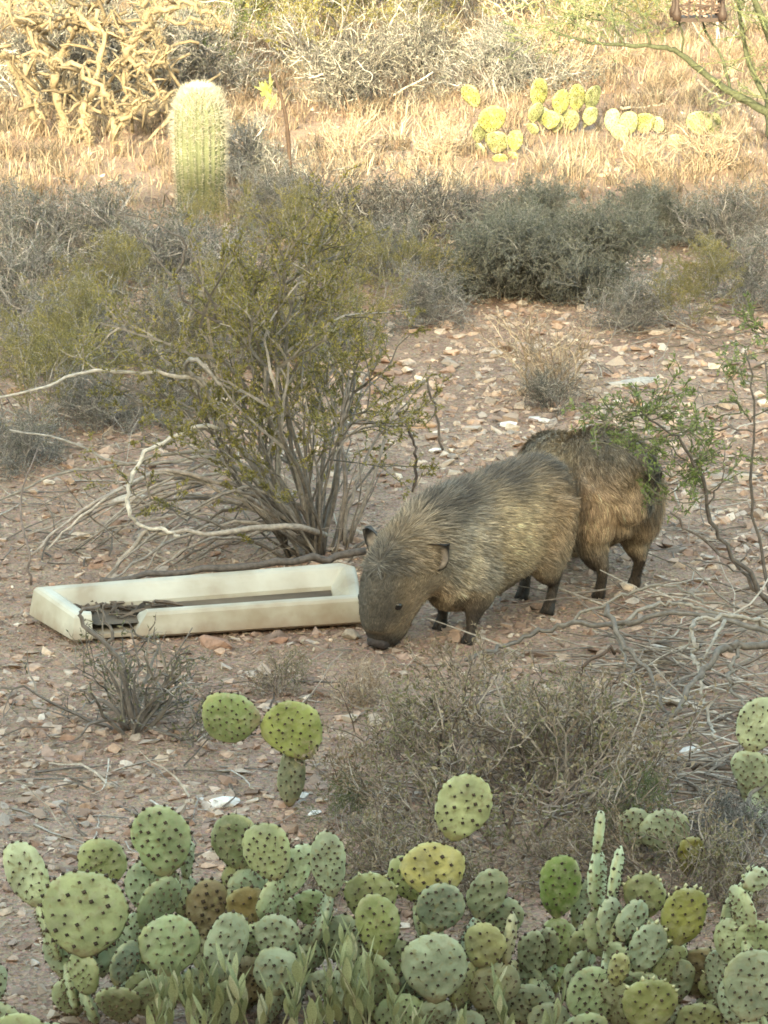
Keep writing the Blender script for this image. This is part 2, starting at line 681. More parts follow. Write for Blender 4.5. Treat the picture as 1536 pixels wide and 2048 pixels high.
# fallen leaf bits and straw on the soil
litter = MB()
n = 16000
x, y, r = stone_spots(n, 5.9, 18, .01, .03)
P = np.stack([x, y, np.array([gh(a, b) for a, b in zip(x, y)]) + rng.uniform(.004, .02, n)], 1)
a = rng.uniform(0, 6.28, n)
D = np.stack([np.cos(a), np.sin(a), rng.uniform(-.15, .3, n)], 1)
N = np.stack([rng.uniform(-.4, .4, n), rng.uniform(-.4, .4, n), np.ones(n)], 1)
lc = np.array([(0.34, 0.25, 0.16), (0.22, 0.15, 0.10), (0.45, 0.36, 0.25), (0.15, 0.10, 0.075)])[rng.integers(0, 4, n)]
leaves(litter, P, D, N, rng.uniform(.012, .045, n), rng.uniform(.004, .012, n), lc)
tag(litter.build('leaf_litter', M_LEAF), 'dry leaf bits and straw lying between the stones', 'leaf litter', kind='stuff')


def rock_thing(label, px, py, size, col, seed, dims=(1.2, .8, .7), name='rock', group=None, ry=0.0):
    p = on_ground(px, py)
    V, T = hull_rock(seed, 22)
    mb = MB()
    mb.add(V * np.array(dims) * size, T, col)
    o = mb.build(name, M_STONE, loc=(p[0], p[1], p[2] + size * dims[2] * 0.25))
    o.rotation_euler = (0, ry, random.Random(seed).uniform(-.6, .6))
    return tag(o, label, 'rock', group)


WHITE = (0.78, 0.75, 0.70)
for a in (('broad white quartz rock lying just above the prickly pears', 446, 1612, .048, WHITE, 101, (1.3, .8, .6)),
          ('small pale rock tucked against the broad white quartz rock', 408, 1604, .020, (.6, .55, .5), 102, (1.2, .8, .6)),
          ('white stone standing up like a tooth beside dark green grass', 608, 1594, .020, WHITE, 103, (.9, .7, 1.0)),
          ('low white stone below the tooth shaped one', 630, 1626, .022, WHITE, 104, (1.2, .8, .6)),
          ('white rock on bare soil under the hanging dead branch', 1378, 1508, .032, WHITE, 105, (1.4, .8, .6)),
          ('white stone on the gravel just above the neck of the front javelina', 872, 912, .032, WHITE, 106, (1.2, .8, .7)),
          ('white rock on the gravel above the backs of the javelinas', 1018, 860, .045, (.68, .65, .6), 107, (1.2, .8, .6)),
          ('greyish rock touching the white rock above the javelinas', 1072, 848, .05, (.55, .52, .48), 108, (1.4, .8, .6)),
          ('flat pale tan stone amid the grey dead branches', 1326, 1296, .036, (.62, .55, .46), 109, (1.2, .9, .5)),
          ('large tan rock behind the looping pale branch', 262, 1000, .075, (.42, .36, .29), 111, (1.2, .8, .7)),
          ('cream rock on gravel beyond the long trough', 165, 1068, .045, (.55, .45, .35), 112, (1.2, .8, .7)),
          ('rusty block shaped rock holding up the front of the trough', 430, 1296, .062, (.33, .20, .14), 113, (1.25, .6, .75)),
          ('grey brown rock wedged under the trough near the snout', 702, 1284, .048, (.34, .27, .2), 114, (.9, .6, .85)),
          ('small red rock under the middle of the trough', 560, 1288, .035, (.33, .19, .13), 115, (1.2, .6, .7)),
          ('long flat grey slab of stone on the stony slope', 1262, 772, .10, (.42, .38, .33), 116, (1.7, .8, .35)),
          ('pinkish boulder beside the dry tan shrub', 1180, 700, .06, (.42, .31, .25), 117, (1.3, .8, .7)),
          ('orange brown flat rock behind two dark sticks', 850, 862, .06, (.42, .27, .17), 118, (1.3, .8, .5))):
    rock_thing(*a)

# ------------------------------------------------------------------ shrubs
class Shrub:
    def __init__(self, seed):
        self.r = random.Random(seed)
        self.np = np.random.default_rng(seed)
        self.lines = []          # (pts, radii, level, colour)
        self.lp, self.ld = [], []

    def grow(self, p, d, L, r, lev, P):
        rr = self.r
        n = max(3, int(L / P['seg'][lev]) + 1)
        st = L / n
        pts = [p.copy()]
        d = unit(d)
        kids = []
        for i in range(n):
            w = P['wob'][lev]
            d = unit(d + np.array((rr.gauss(0, w), rr.gauss(0, w), rr.gauss(0, w))) + np.array((0, 0, P['up'][lev])))
            p = p + d * st
            if p[2] < 0.01:
                p[2] = 0.01
                d[2] = abs(d[2]) * .3
            pts.append(p.copy())
            t = (i + 1) / n
            if lev < P['levels'] - 1 and t > P['bare'][lev] and rr.random() < P['kid'][lev] * st:
                kids.append((p.copy(), d.copy(), t))
                if rr.random() < P.get('double', 0):
                    kids.append((p.copy(), d.copy(), t))
            if lev >= P['leaf_lev'] and t > .15:
                for _ in range(P['nleaf']):
                    self.lp.append(p - d * st * rr.random())
                    self.ld.append(d)
        rad = np.linspace(r, max(r * P.get('taper', .45), P['rmin']), n + 1)
        self.lines.append((np.array(pts), rad, lev))
        for q, dd, t in kids:
            ax = unit(np.array((rr.gauss(0, 1), rr.gauss(0, 1), rr.gauss(0, 1))))
            ang = rr.uniform(*P['ang'])
            side = unit(np.cross(dd, ax))
            nd = dd * math.cos(ang) + side * math.sin(ang)
            self.grow(q, nd, L * rr.uniform(*P['klen']) * (1.15 - .5 * t), max(r * .6, P['rmin']), lev + 1, P)

    def stems(self, n, H, P, spread, base_r=.05, r0=.008, az=None):
        for i in range(n):
            a = (i + self.r.random()) * 2 * math.pi / n if az is None else self.r.uniform(*az)
            tilt = self.r.uniform(*spread)
            d = np.array((math.cos(a) * math.sin(tilt), math.sin(a) * math.sin(tilt), math.cos(tilt)))
            q = np.array((math.cos(a), math.sin(a), 0)) * self.r.random() * base_r
            self.grow(q + np.array((0, 0, -.02)), d, H * self.r.uniform(.7, 1.1), r0 * self.r.uniform(.7, 1.2), 0, P)

    def wood(self, cols, jitter=.25, levels=None):
        mb = MB()
        cols = np.array(cols)
        for pts, rad, lev in self.lines:
            if levels is not None and lev not in levels:
                continue
            c = cols[self.r.randrange(len(cols))] * self.r.uniform(1 - jitter, 1 + jitter)
            mb.add(*tube(pts, rad, 4 if lev == 0 else 3), c)
        return mb

    def foliage(self, cols, L, Wd, spread=.9, up=.2, keep=1.0, clump=None):
        mb = MB()
        if not self.lp:
            return mb
        P = np.array(self.lp)
        D = np.array(self.ld)
        g = self.np
        if keep < 1:
            k = g.random(len(P)) < keep
            P, D = P[k], D[k]
        n = len(P)
        D = D + g.normal(0, spread, (n, 3)) + np.array((0, 0, up))
        D /= np.linalg.norm(D, axis=1, keepdims=True)
        N = g.normal(0, 1, (n, 3))
        cols = np.array(cols)
        # leaf colour drifts from clump to clump of the plant (older and younger shoots)
        ph = np.sin(P[:, 0] * 9 + 1.3) + np.sin(P[:, 1] * 8 + .4) + np.sin(P[:, 2] * 10)
        ci = np.clip(((ph + 3) / 6 * len(cols) + g.normal(0, .6, n)).astype(int), 0, len(cols) - 1)
        C = cols[ci] * g.uniform(.75, 1.25, (n, 1))
        leaves(mb, P, D, N, g.uniform(*L, n), g.uniform(*Wd, n), C)
        return mb


GREY = [(.29, .265, .245), (.22, .20, .185), (.38, .35, .325), (.17, .152, .14)]
BROWN = [(.20, .15, .115), (.27, .205, .155), (.14, .105, .085)]
PALE = [(.50, .45, .38), (.40, .36, .31), (.58, .53, .46)]
TAN = [(.34, .255, .17), (.27, .195, .135), (.42, .33, .235)]
OLIVE = [(.200, .178, .050), (.265, .228, .062), (.160, .148, .052), (.33, .275, .075)]
GREEN = [(.125, .165, .045), (.165, .205, .055), (.095, .130, .042), (.21, .235, .07)]
SAGE = [(.125, .135, .100), (.160, .165, .125), (.095, .105, .080), (.19, .19, .145)]
RUST = [(.25, .185, .11), (.19, .135, .08), (.33, .26, .165), (.22, .20, .10)]

P_CREO = dict(levels=4, seg=(.09, .07, .05, .03), wob=(.12, .2, .25, .3), up=(.02, .05, .08, .1), bare=(.35, .2, .1, 0), kid=(9, 16, 22, 0),
              klen=(.35, .7), ang=(.35, 1.0), rmin=.0014, leaf_lev=2, nleaf=7)
P_BURS = dict(levels=4, seg=(.05, .045, .04, .035), wob=(.22, .3, .35, .4), up=(.05, .06, .08, .08), bare=(.15, .1, .1, 0), kid=(22, 28, 34, 0),
              klen=(.4, .75), ang=(.4, 1.15), rmin=.0011, leaf_lev=2, nleaf=2)
P_DENSE = dict(P_BURS, kid=(26, 34, 36, 0), nleaf=4)


def shrub_proto(name, seed, n, H, P, spread, wood, leaf=None, L=(.008, .016), Wd=(.004, .008), r0=.007, base_r=.08, keep=1.0, lsp=.9):
    s = Shrub(seed)
    s.stems(n, H, P, spread, base_r, r0)
    root = empty(name, (0, 0, 0))
    s.wood(wood, .3, (0,)).build('stem', M_TWIG, root)
    s.wood(wood, .3, (1, 2, 3)).build('twigs', M_TWIG, root)['kind'] = 'stuff'
    if leaf is not None:
        f = s.foliage(leaf, L, Wd, lsp, keep=keep).build('foliage', M_LEAF, root)
        f['kind'] = 'stuff'
    root['_used'] = 0
    return root


def plant_copy(proto, px, py, rz, sc, label, cat, group, zs=None, at=None):
    p = on_ground(px, py) if at is None else at
    o = proto if not proto['_used'] else copy_tree(proto)
    proto['_used'] = 1
    o.location = (p[0], p[1], p[2] - .01)
    o.rotation_euler = (0, 0, rz)
    o.scale = (sc, sc, sc if zs is None else zs)
    return tag(o, label, cat, group)


CREO = [shrub_proto('creosote_bush', 20 + i, 9, 1.15, P_CREO, (.1, .75), GREY, OLIVE, (.010, .022), (.004, .009), keep=1) for i in range(2)]
CREOG = [shrub_proto('creosote_bush', 25, 8, .95, P_CREO, (.1, .8), GREY, GREEN, (.010, .022), (.004, .009), keep=1)]
BURS = [shrub_proto('bursage_shrub', 30 + i, 12, .5, P_BURS, (.1, 1.15), GREY, SAGE, (.008, .016), (.004, .009), keep=.8) for i in range(2)]
SAGEB = [shrub_proto('grey_green_shrub', 34, 15, .62, P_DENSE, (.05, 1.25), [(.20, .195, .175), (.25, .24, .215), (.15, .145, .13)], [(.155, .160, .122), (.20, .20, .158), (.125, .130, .10), (.25, .245, .195)], (.009, .018), (.005, .010), keep=1)]
DARKB = [shrub_proto('dark_twig_shrub', 36, 14, .42, P_BURS, (.05, .9), [(.13, .115, .10), (.10, .09, .08), (.42, .38, .32), (.17, .15, .13)], SAGE, (.007, .014), (.003, .007), keep=.3)]
DRYB = [shrub_proto('dry_brown_shrub', 38 + i, 12, .34, dict(P_BURS, kid=(17, 22, 24, 0)), (.05, 1.15), BROWN + [(.31, .255, .20), (.35, .29, .235)], RUST, (.009, .020), (.004, .010), keep=.7, r0=.005) for i in range(2)]
TANB = [shrub_proto('dry_tan_shrub', 41, 16, .36, dict(P_BURS, kid=(16, 22, 24, 0)), (.05, .95), TAN + [(.32, .27, .22)], None)]

SHRUBS_LEFT_GREY = 'grey twiggy shrubs in the shaded belt'
spec = [
    # sunlit far part
    (CREO[0], 620, 150, .3, 1.1, 'sunlit olive creosote bush beside the top of the barrel cactus clearing', 'creosote bush', 'creosote bushes in the sunlit field'),
    (CREO[1], 735, 130, 1.9, .95, 'yellowish creosote bush in sun at the far edge of the field', 'creosote bush', 'creosote bushes in the sunlit field'),
    (CREOG[0], 455, 175, 2.5, .85, 'greenish creosote bush between the pale cholla and the barrel cactus', 'creosote bush', 'creosote bushes in the sunlit field'),
    (CREO[1], 880, 30, 4.0, 1.0, 'farthest creosote bush behind the tall reddish grass', 'creosote bush', 'creosote bushes in the sunlit field'),
    (CREO[1], 30, 120, 3.3, 1.0, 'creosote bush at the back of the pale cholla near the frame corner', 'creosote bush', 'creosote bushes in the sunlit field'),
    (CREOG[0], 1440, 90, 1.4, 1.0, 'creosote bush under the hanging feeder', 'creosote bush', 'creosote bushes in the sunlit field'),
    (DARKB[0], 690, 215, .4, 1.5, 'dark dead shrub in sunlit straw grass', 'shrub', None),
    (DARKB[0], 830, 165, 2.4, 1.3, 'small blackish shrub standing beyond the dark dead shrub', 'shrub', None),
    (DARKB[0], 90, 215, 1.3, 1.9, 'added dark shrub standing in for the shadow behind the cholla trunks', 'shrub', None),  # added: its dark twigs stand in for the shadow behind the trunks
    (DARKB[0], 250, 190, 4.3, 2.0, 'added dark shrub standing in for the shadow in the gaps of the pale cholla', 'shrub', None),  # another added one, darkening the cholla's gaps in place of real shadow
    (CREO[1], 560, 60, 2.2, 1.1, 'olive creosote bush at the top edge of the sunlit clearing', 'creosote bush', 'creosote bushes in the sunlit field'),
    (CREO[0], 680, 30, 4.9, 1.2, 'tall yellow olive creosote bush cut by the top edge', 'creosote bush', 'creosote bushes in the sunlit field'),
    (TANB[0], 1085, 165, 1.0, 2.0, 'tall reddish tan dry shrub behind the sunlit prickly pear', 'shrub', None),
    (BURS[0], 1010, 190, .2, 1.1, 'grey shrub between two raised sunlit cactus pads', 'shrub', None),
    (BURS[1], 495, 365, 1.2, .75, 'small grey shrub leaning on the barrel cactus', 'shrub', None),
    (BURS[0], 360, 190, 3.2, 1.4, 'violet grey shrub shaded inside the cholla', 'shrub', None),
    (TANB[0], 1290, 345, 4.1, .7, 'tan shrub in front of the low row of cactus pads', 'shrub', None),
    # shaded belt
    (BURS[0], 60, 540, .4, .85, 'grey shrub touching the left frame edge in the shade', 'shrub', SHRUBS_LEFT_GREY),
    (BURS[1], 205, 530, 1.5, .8, 'pale violet grey shrub in front of the sunlit clearing', 'shrub', SHRUBS_LEFT_GREY),
    (BURS[0], 330, 580, 2.7, .85, 'grey shrub below the barrel cactus', 'shrub', SHRUBS_LEFT_GREY),
    (BURS[1], 40, 660, 4.0, .85, 'grey shrub above the yellowish bush at the left edge', 'shrub', SHRUBS_LEFT_GREY),
    (BURS[1], 540, 480, 5.0, .7, 'sage grey shrub to the near side of the dead stalk', 'shrub', SHRUBS_LEFT_GREY),
    (CREO[0], 200, 690, .9, .36, 'olive creosote bush behind the arching white branch', 'creosote bush', 'creosote bushes in the shade'),
    (CREO[1], 70, 860, 2.2, .42, 'yellow olive creosote bush at the left edge above the trough', 'creosote bush', 'creosote bushes in the shade'),
    (CREO[1], 430, 500, 3.6, .28, 'small olive bush hiding the foot of the barrel cactus', 'creosote bush', 'creosote bushes in the shade'),
    (BURS[0], 470, 610, 1.0, .8, 'grey shrub behind the dark forked stems of the large creosote', 'shrub', SHRUBS_LEFT_GREY),
    (BURS[1], 120, 740, 3.1, .7, 'grey shrub between the two olive bushes at the left', 'shrub', SHRUBS_LEFT_GREY),
    (BURS[0], 330, 720, 4.4, .7, 'grey shrub behind the horizontal white branch', 'shrub', SHRUBS_LEFT_GREY),
    (BURS[1], 760, 560, 2.6, .6, 'grey shrub in front of the blackish shrub', 'shrub', SHRUBS_LEFT_GREY),
    (BURS[0], 640, 700, .6, .55, 'grey shrub seen through the crown of the large creosote', 'shrub', SHRUBS_LEFT_GREY),
    (BURS[0], 40, 930, 1.7, .5, 'low grey shrub at the left edge level with the looping branch', 'shrub', SHRUBS_LEFT_GREY),
    (BURS[1], 190, 860, .2, .5, 'low grey shrub above the looping pale branch', 'shrub', SHRUBS_LEFT_GREY),
    (BURS[0], 320, 830, 3.9, .5, 'low grey shrub under the horizontal white branch', 'shrub', SHRUBS_LEFT_GREY),
    (CREO[0], 120, 800, 1.3, .36, 'olive creosote bush under the level white branch', 'creosote bush', 'creosote bushes in the shade'),
    (CREO[1], 700, 690, 5.2, .34, 'olive creosote bush behind the fan of bare stems', 'creosote bush', 'creosote bushes in the shade'),
    (BURS[1], 850, 650, 4.9, .5, 'low grey shrub at the edge of the bare stony slope', 'shrub', SHRUBS_LEFT_GREY),
    (BURS[0], 580, 720, 2.9, .5, 'low grey shrub under the crown of the large creosote', 'shrub', SHRUBS_LEFT_GREY),
    (CREO[1], 820, 45, .9, 1.0, 'yellow olive creosote bush beyond the small blackish shrub', 'creosote bush', 'creosote bushes in the sunlit field'),
    (CREO[0], 960, 60, 3.1, .9, 'yellow olive creosote bush behind the lone raised cactus pad', 'creosote bush', 'creosote bushes in the sunlit field'),
    (CREO[1], 1230, 100, 5.0, .7, 'low olive creosote bush under the long green limb', 'creosote bush', 'creosote bushes in the sunlit field'),
    (TANB[0], 880, 330, 2.0, .8, 'tan brush in the sun just beyond the shadow edge', 'shrub', None),
    (TANB[0], 690, 330, 3.3, .8, 'tan brush in the sun right of the thin dead stalk', 'shrub', None),
    (TANB[0], 1420, 340, .7, .9, 'tan brush in the sun at the foot of the green barked tree', 'shrub', None),
    (CREO[0], 640, 590, 4.4, .38, 'olive bush behind the crown of the large creosote', 'creosote bush', 'creosote bushes in the shade'),
    (CREO[1], 800, 610, 1.1, .34, 'brownish olive bush beside the blue grey shrub', 'creosote bush', 'creosote bushes in the shade'),
    (CREO[0], 470, 740, 5.5, .36, 'low creosote bush tangled behind the large creosote', 'creosote bush', 'creosote bushes in the shade'),
    (DARKB[0], 700, 480, .3, .95, 'dark leafless shrub with pale upright stems', 'shrub', 'dark shrubs along the shadow edge'),
    (DARKB[0], 830, 490, 2.1, .95, 'blackish shrub beside the blue grey shrub', 'shrub', 'dark shrubs along the shadow edge'),
    (DARKB[0], 590, 440, 3.9, .8, 'low dark shrub under the thin dead stalk', 'shrub', 'dark shrubs along the shadow edge'),
    (SAGEB[0], 1000, 605, .5, .72, 'blue grey dense shrub behind the animals', 'shrub', 'blue grey dense shrubs'),
    (SAGEB[0], 1180, 600, 2.0, .72, 'blue grey dense shrub next to the bare stony patch', 'shrub', 'blue grey dense shrubs'),
    (SAGEB[0], 1090, 490, 3.4, .55, 'blue grey dense shrub behind its two neighbours at the shadow edge', 'shrub', 'blue grey dense shrubs'),
    (SAGEB[0], 1320, 480, 4.6, .5, 'dark grey shrub below the row of cactus pads', 'shrub', 'blue grey dense shrubs'),
    (BURS[1], 1470, 500, 1.9, .7, 'dark grey shrub at the right edge under the green trunk', 'shrub', 'blue grey dense shrubs'),
    (BURS[0], 1500, 610, 5.9, .7, 'grey green shrub at the right edge beside the stony patch', 'shrub', 'blue grey dense shrubs'),
    (BURS[0], 950, 470, 5.2, .6, 'grey shrub in front of the sunlit prickly pear', 'shrub', 'blue grey dense shrubs'),
    (TANB[0], 1095, 795, .2, .95, 'dry tan shrub of bare upright stems on stony ground', 'shrub', None),
    (DARKB[0], 1100, 822, 5.0, .42, 'low dark cushion of twigs at the foot of the dry tan shrub', 'shrub', None),
    (BURS[1], 1270, 665, 2.2, .5, 'small brown grey shrub on the stony slope', 'shrub', None),
    (CREO[0], 1380, 655, .5, .30, 'tiny olive bush on the stony slope', 'creosote bush', None),
    # near shrubs
    (DRYB[0], 850, 1650, .1, .85, 'dry brown shrub with curled leaves behind the dark grass tuft', 'shrub', 'dry brown shrubs before the animals'),
    (DRYB[1], 900, 1560, 1.7, 1.0, 'dry brown shrub behind the pale raised cactus pad', 'shrub', 'dry brown shrubs before the animals'),
    (DRYB[0], 1040, 1690, 2.9, 1.1, 'dry brown shrub between the yellow pad and the green pointed pad', 'shrub', 'dry brown shrubs before the animals'),
    (DRYB[1], 1150, 1600, 4.2, 1.1, 'dry brown shrub under the long grey dead branch', 'shrub', 'dry brown shrubs before the animals'),
    (DRYB[0], 1010, 1500, 5.3, .9, 'dry olive brown shrub nearest to the snout', 'shrub', 'dry brown shrubs before the animals'),
    (DRYB[1], 1180, 1490, .8, .72, 'dry olive brown shrub in front of the hind hooves', 'shrub', 'dry brown shrubs before the animals'),
    (DRYB[1], 800, 1490, 3.0, .5, 'low dry shrub below the grazing head', 'shrub', 'dry brown shrubs before the animals'),
    (TANB[0], 720, 1405, 2.0, .4, 'thin dry shrub growing behind the pair of round pads', 'shrub', None),
    (CREOG[0], 690, 1665, 1.1, .16, 'tuft of dark green narrow shoots below the pair of round pads', 'shrub', None),
    (CREOG[0], 1300, 1710, 3.3, .22, 'dull green low shrub shaded by the grey dead branches', 'shrub', None),
    (BURS[0], 1440, 1690, 3.9, .34, 'grey shrub mixed with dead branches beside the right edge pad', 'shrub', None),
    (DRYB[0], 860, 1760, 1.2, .8, 'dry brown shrub crowding the back of the yellow pad', 'shrub', 'dry brown shrubs before the animals'),
    (DRYB[1], 760, 1740, 2.4, .6, 'dry brown shrub behind the narrow blue grey pad', 'shrub', 'dry brown shrubs before the animals'),
    (DRYB[0], 1230, 1640, 3.8, .55, 'dry brown shrub left of the dull green low shrub', 'shrub', 'dry brown shrubs before the animals'),
    (DRYB[1], 1080, 1590, .3, .9, 'dry brown shrub in the middle of its group', 'shrub', 'dry brown shrubs before the animals'),
    (DRYB[0], 1350, 1790, 5.9, .7, 'dry brown shrub behind the yellow green beaded pad', 'shrub', 'dry brown shrubs before the animals'),
    (DRYB[1], 1450, 1800, 2.9, .75, 'dry brown shrub behind the hooked pad', 'shrub', 'dry brown shrubs before the animals'),
    (DRYB[0], 1200, 1760, .5, .7, 'dry brown shrub behind the upright edge on pad', 'shrub', 'dry brown shrubs before the animals'),
    (DRYB[1], 620, 1800, 4.4, .4, 'dry brown shrub inside the crowded prickly pear', 'shrub', 'dry brown shrubs before the animals'),
    (DRYB[1], 560, 1390, 5.1, .45, 'wispy dry shrub before the front wall of the trough', 'shrub', None),
    (DRYB[1], 960, 1830, .6, .55, 'dry brown undershrub amid the prickly pear pads', 'shrub', None),
]
for s in spec:
    plant_copy(*s)


# ------------------------------------------------------------------ single branches drawn from their course in the yard
def course(pts, k=4):
    return smooth_path([p if isinstance(p, np.ndarray) else W(*p) for p in pts], k)


def limb(parent, name, pts, r0, r1, col, mat=M_TWIG, sides=6, k=4, jit=0.0, seed=0):
    Q = course(pts, k)
    rr = np.random.default_rng(seed + 5)
    if jit:
        Q[1:-1] += rr.normal(0, jit, (len(Q) - 2, 3))
    rad = np.linspace(r0, r1, len(Q)) * rr.uniform(.85, 1.15, len(Q))
    mb = MB()
    mb.add(*tube(Q, rad, sides), np.array(col))
    o = mb.build(name, mat, None, smooth=True)
    if parent is not None:
        o.parent = parent
        o.matrix_parent_inverse = parent.matrix_world.inverted() if False else Matrix.Translation(-Vector(parent.location))
    return o


def big_creosote():
    base = on_ground(645, 1105)
    Y = base[1]
    root = empty('creosote_bush', base)
    tag(root, 'large airy creosote bush with fanning bare stems behind the trough', 'creosote bush')
    s = Shrub(77)
    PC = dict(P_CREO, bare=(.6, .3, .1, 0), kid=(15, 18, 20, 0), nleaf=11)
    s.stems(24, .66, PC, (.1, .80), .13, .007, az=(1.35, 4.9))
    s.stems(16, .42, dict(PC, kid=(6, 10, 12, 0)), (.1, 1.15), .15, .006)
    for az, tl, L in ((3.0, .50, 1.0), (3.4, .30, 1.05), (2.6, .5, .9), (2.2, .3, .95), (4.0, .4, .9), (1.2, .3, .7), (3.2, .80, .9), (2.9, .2, .85), (.8, .18, .7)):
        s.grow(np.array((0, 0, 0.)), np.array((math.cos(az) * math.sin(tl), math.sin(az) * math.sin(tl), math.cos(tl))), L, .011, 0, PC)
    cols = np.array([(.20, .175, .15), (.15, .13, .11), (.25, .22, .19), (.17, .145, .12)])
    for pts, rad, lev in s.lines:
        if lev == 0:
            mb = MB()
            mb.add(*tube(pts, rad, 5), cols[s.r.randrange(len(cols))] * s.r.uniform(.8, 1.2))
            mb.build('branch', M_TWIG, root, smooth=True)
    s.wood([(.20, .175, .15), (.15, .13, .11), (.25, .22, .19)], .3, (1, 2, 3)).build('twigs', M_TWIG, root)['kind'] = 'stuff'
    s.foliage(OLIVE, (.009, .018), (.0032, .0070), .9, keep=.8).build('foliage', M_LEAF, root)['kind'] = 'stuff'
    GB, PB, DB = (.27, .245, .22), (.56, .51, .44), (.13, .11, .095)
    # the signature bare limbs
    L = [
        ([(640, 1090, Y), (560, 1000, Y - .05), (490, 905, Y - .1), (440, 840, Y - .12), (412, 770, Y - .15), (372, 742, Y - .2), (378, 722, Y - .25), (400, 720, Y - .3), (440, 765, Y - .3), (500, 790, Y - .25), (550, 825, Y - .2)], .012, .006, GB),
        ([(412, 770, Y - .15), (360, 752, Y - .2), (260, 745, Y - .25), (170, 745, Y - .3), (90, 775, Y - .35), (-30, 800, Y - .4)], .008, .005, (.40, .36, .31)),
        ([(560, 1010, Y), (556, 900, Y), (556, 835, Y - .02), (590, 750, Y - .05), (640, 690, Y - .08), (672, 655, Y - .1)], .010, .004, (.30, .28, .24)),
        ([(556, 835, Y - .02), (540, 770, Y), (510, 715, Y), (450, 650, Y), (380, 610, Y), (345, 560, Y), (300, 500, Y + .05), (225, 425, Y + .1)], .009, .003, DB),
        ([(345, 560, Y), (370, 510, Y), (365, 480, Y), (320, 450, Y + .05), (235, 420, Y + .1)], .006, .003, DB),
        ([(432, 640, Y), (425, 600, Y), (385, 530, Y), (395, 500, Y + .05)], .006, .003, DB),
        ([(590, 1070, Y), (520, 1010, Y - .1), (440, 965, Y - .15), (330, 940, Y - .2), (260, 970, Y - .25), (180, 1010, Y - .3), (110, 1065, Y - .35), (62, 1110, Y - .38)], .010, .005, (.36, .31, .27)),
        ([(600, 1080, Y), (480, 1000, Y - .1), (330, 945, Y - .2), (230, 985, Y - .3), (140, 1050, Y - .35), (95, 1100, Y - .38)], .008, .004, (.42, .37, .32)),
        ([(435, 858, Y - .15), (400, 852, Y - .2), (340, 880, Y - .25), (290, 905, Y - .3), (262, 960, Y - .35), (254, 985, Y - .38), (262, 1030, Y - .4), (282, 1050, Y - .4), (330, 1062, Y - .42), (360, 1072, Y - .42)], .0085, .007, PB),
        ([(600, 1010, Y), (520, 965, Y), (420, 915, Y), (330, 925, Y), (230, 925, Y - .05), (130, 880, Y - .05), (20, 860, Y)], .009, .004, (.30, .28, .25)),
        ([(450, 905, Y), (360, 905, Y), (240, 930, Y - .05), (120, 945, Y - .1), (0, 1000, Y - .1)], .008, .004, (.24, .22, .19)),
        ([(300, 1055, Y - .4), (250, 1110, Y - .45), (215, 1160, Y - .5)], .009, .006, (.33, .28, .23)),
        ([(650, 1070, Y), (600, 1055, Y - .2), (470, 1060, Y - .35), (350, 1065, Y - .4), (290, 1058, Y - .4)], .013, .008, (.38, .33, .28)),
        ([(690, 1090, Y), (700, 1000, Y), (740, 900, Y + .05), (770, 850, Y + .05)], .009, .004, GB),
        ([(680, 1080, Y), (690, 960, Y), (680, 860, Y), (700, 760, Y)], .010, .004, (.24, .21, .19)),
        ([(700, 1085, Y), (745, 960, Y), (800, 800, Y + .1), (850, 760, Y + .1)], .008, .004, (.28, .25, .22)),
        ([(826, 985, Y + .3), (832, 920, Y + .3), (826, 880, Y + .3), (790, 815, Y + .3)], .007, .005, (.10, .08, .07)),
        ([(886, 900, Y + .5), (872, 830, Y + .5), (855, 760, Y + .5)], .006, .004, (.16, .13, .11)),
        ([(62, 1170, Y - .5), (56, 1100, Y - .5), (42, 1010, Y - .4), (75, 900, Y - .3)], .005, .003, (.20, .16, .14)),
    ]
    for i, (pts, r0, r1, c) in enumerate(L):
        limb(root, 'branch', pts, r0, r1, c, seed=i, jit=.004)
    ra = random.Random(12)
    for i in range(20):                                   # low bowed stems reaching out to one side
        az = math.pi + ra.uniform(-.75, .75)
        Lr, hh = ra.uniform(.45, 1.15), ra.uniform(.10, .34)
        b0 = np.array(base)
        pts = [b0 + np.array((math.cos(az) * Lr * t, math.sin(az) * Lr * t * .8, hh * 4 * t * (1 - t) * (1.25 - .5 * t) + .01)) + np.array((ra.gauss(0, .012), ra.gauss(0, .012), ra.gauss(0, .012))) * (t > 0) for t in (0, .2, .4, .6, .8, 1.0)]
        limb(root, 'branch', pts, ra.uniform(.006, .010), .003, np.array(ra.choice([(.20, .17, .145), (.26, .225, .19), (.15, .125, .105), (.33, .29, .25)])), seed=300 + i, jit=.004)
    # fallen dark limb along the back of the trough
    lg = limb(None, 'fallen_branch', [(200, 1160, 9.70), (330, 1148, 9.78), (480, 1134, 9.86), (620, 1118, 9.95), (730, 1102, 10.05)], .010, .016, (.13, .11, .095), sides=8, jit=.006, seed=3)
    tag(lg, 'dark fallen branch lying along the far side of the trough', 'branch')


big_creosote()


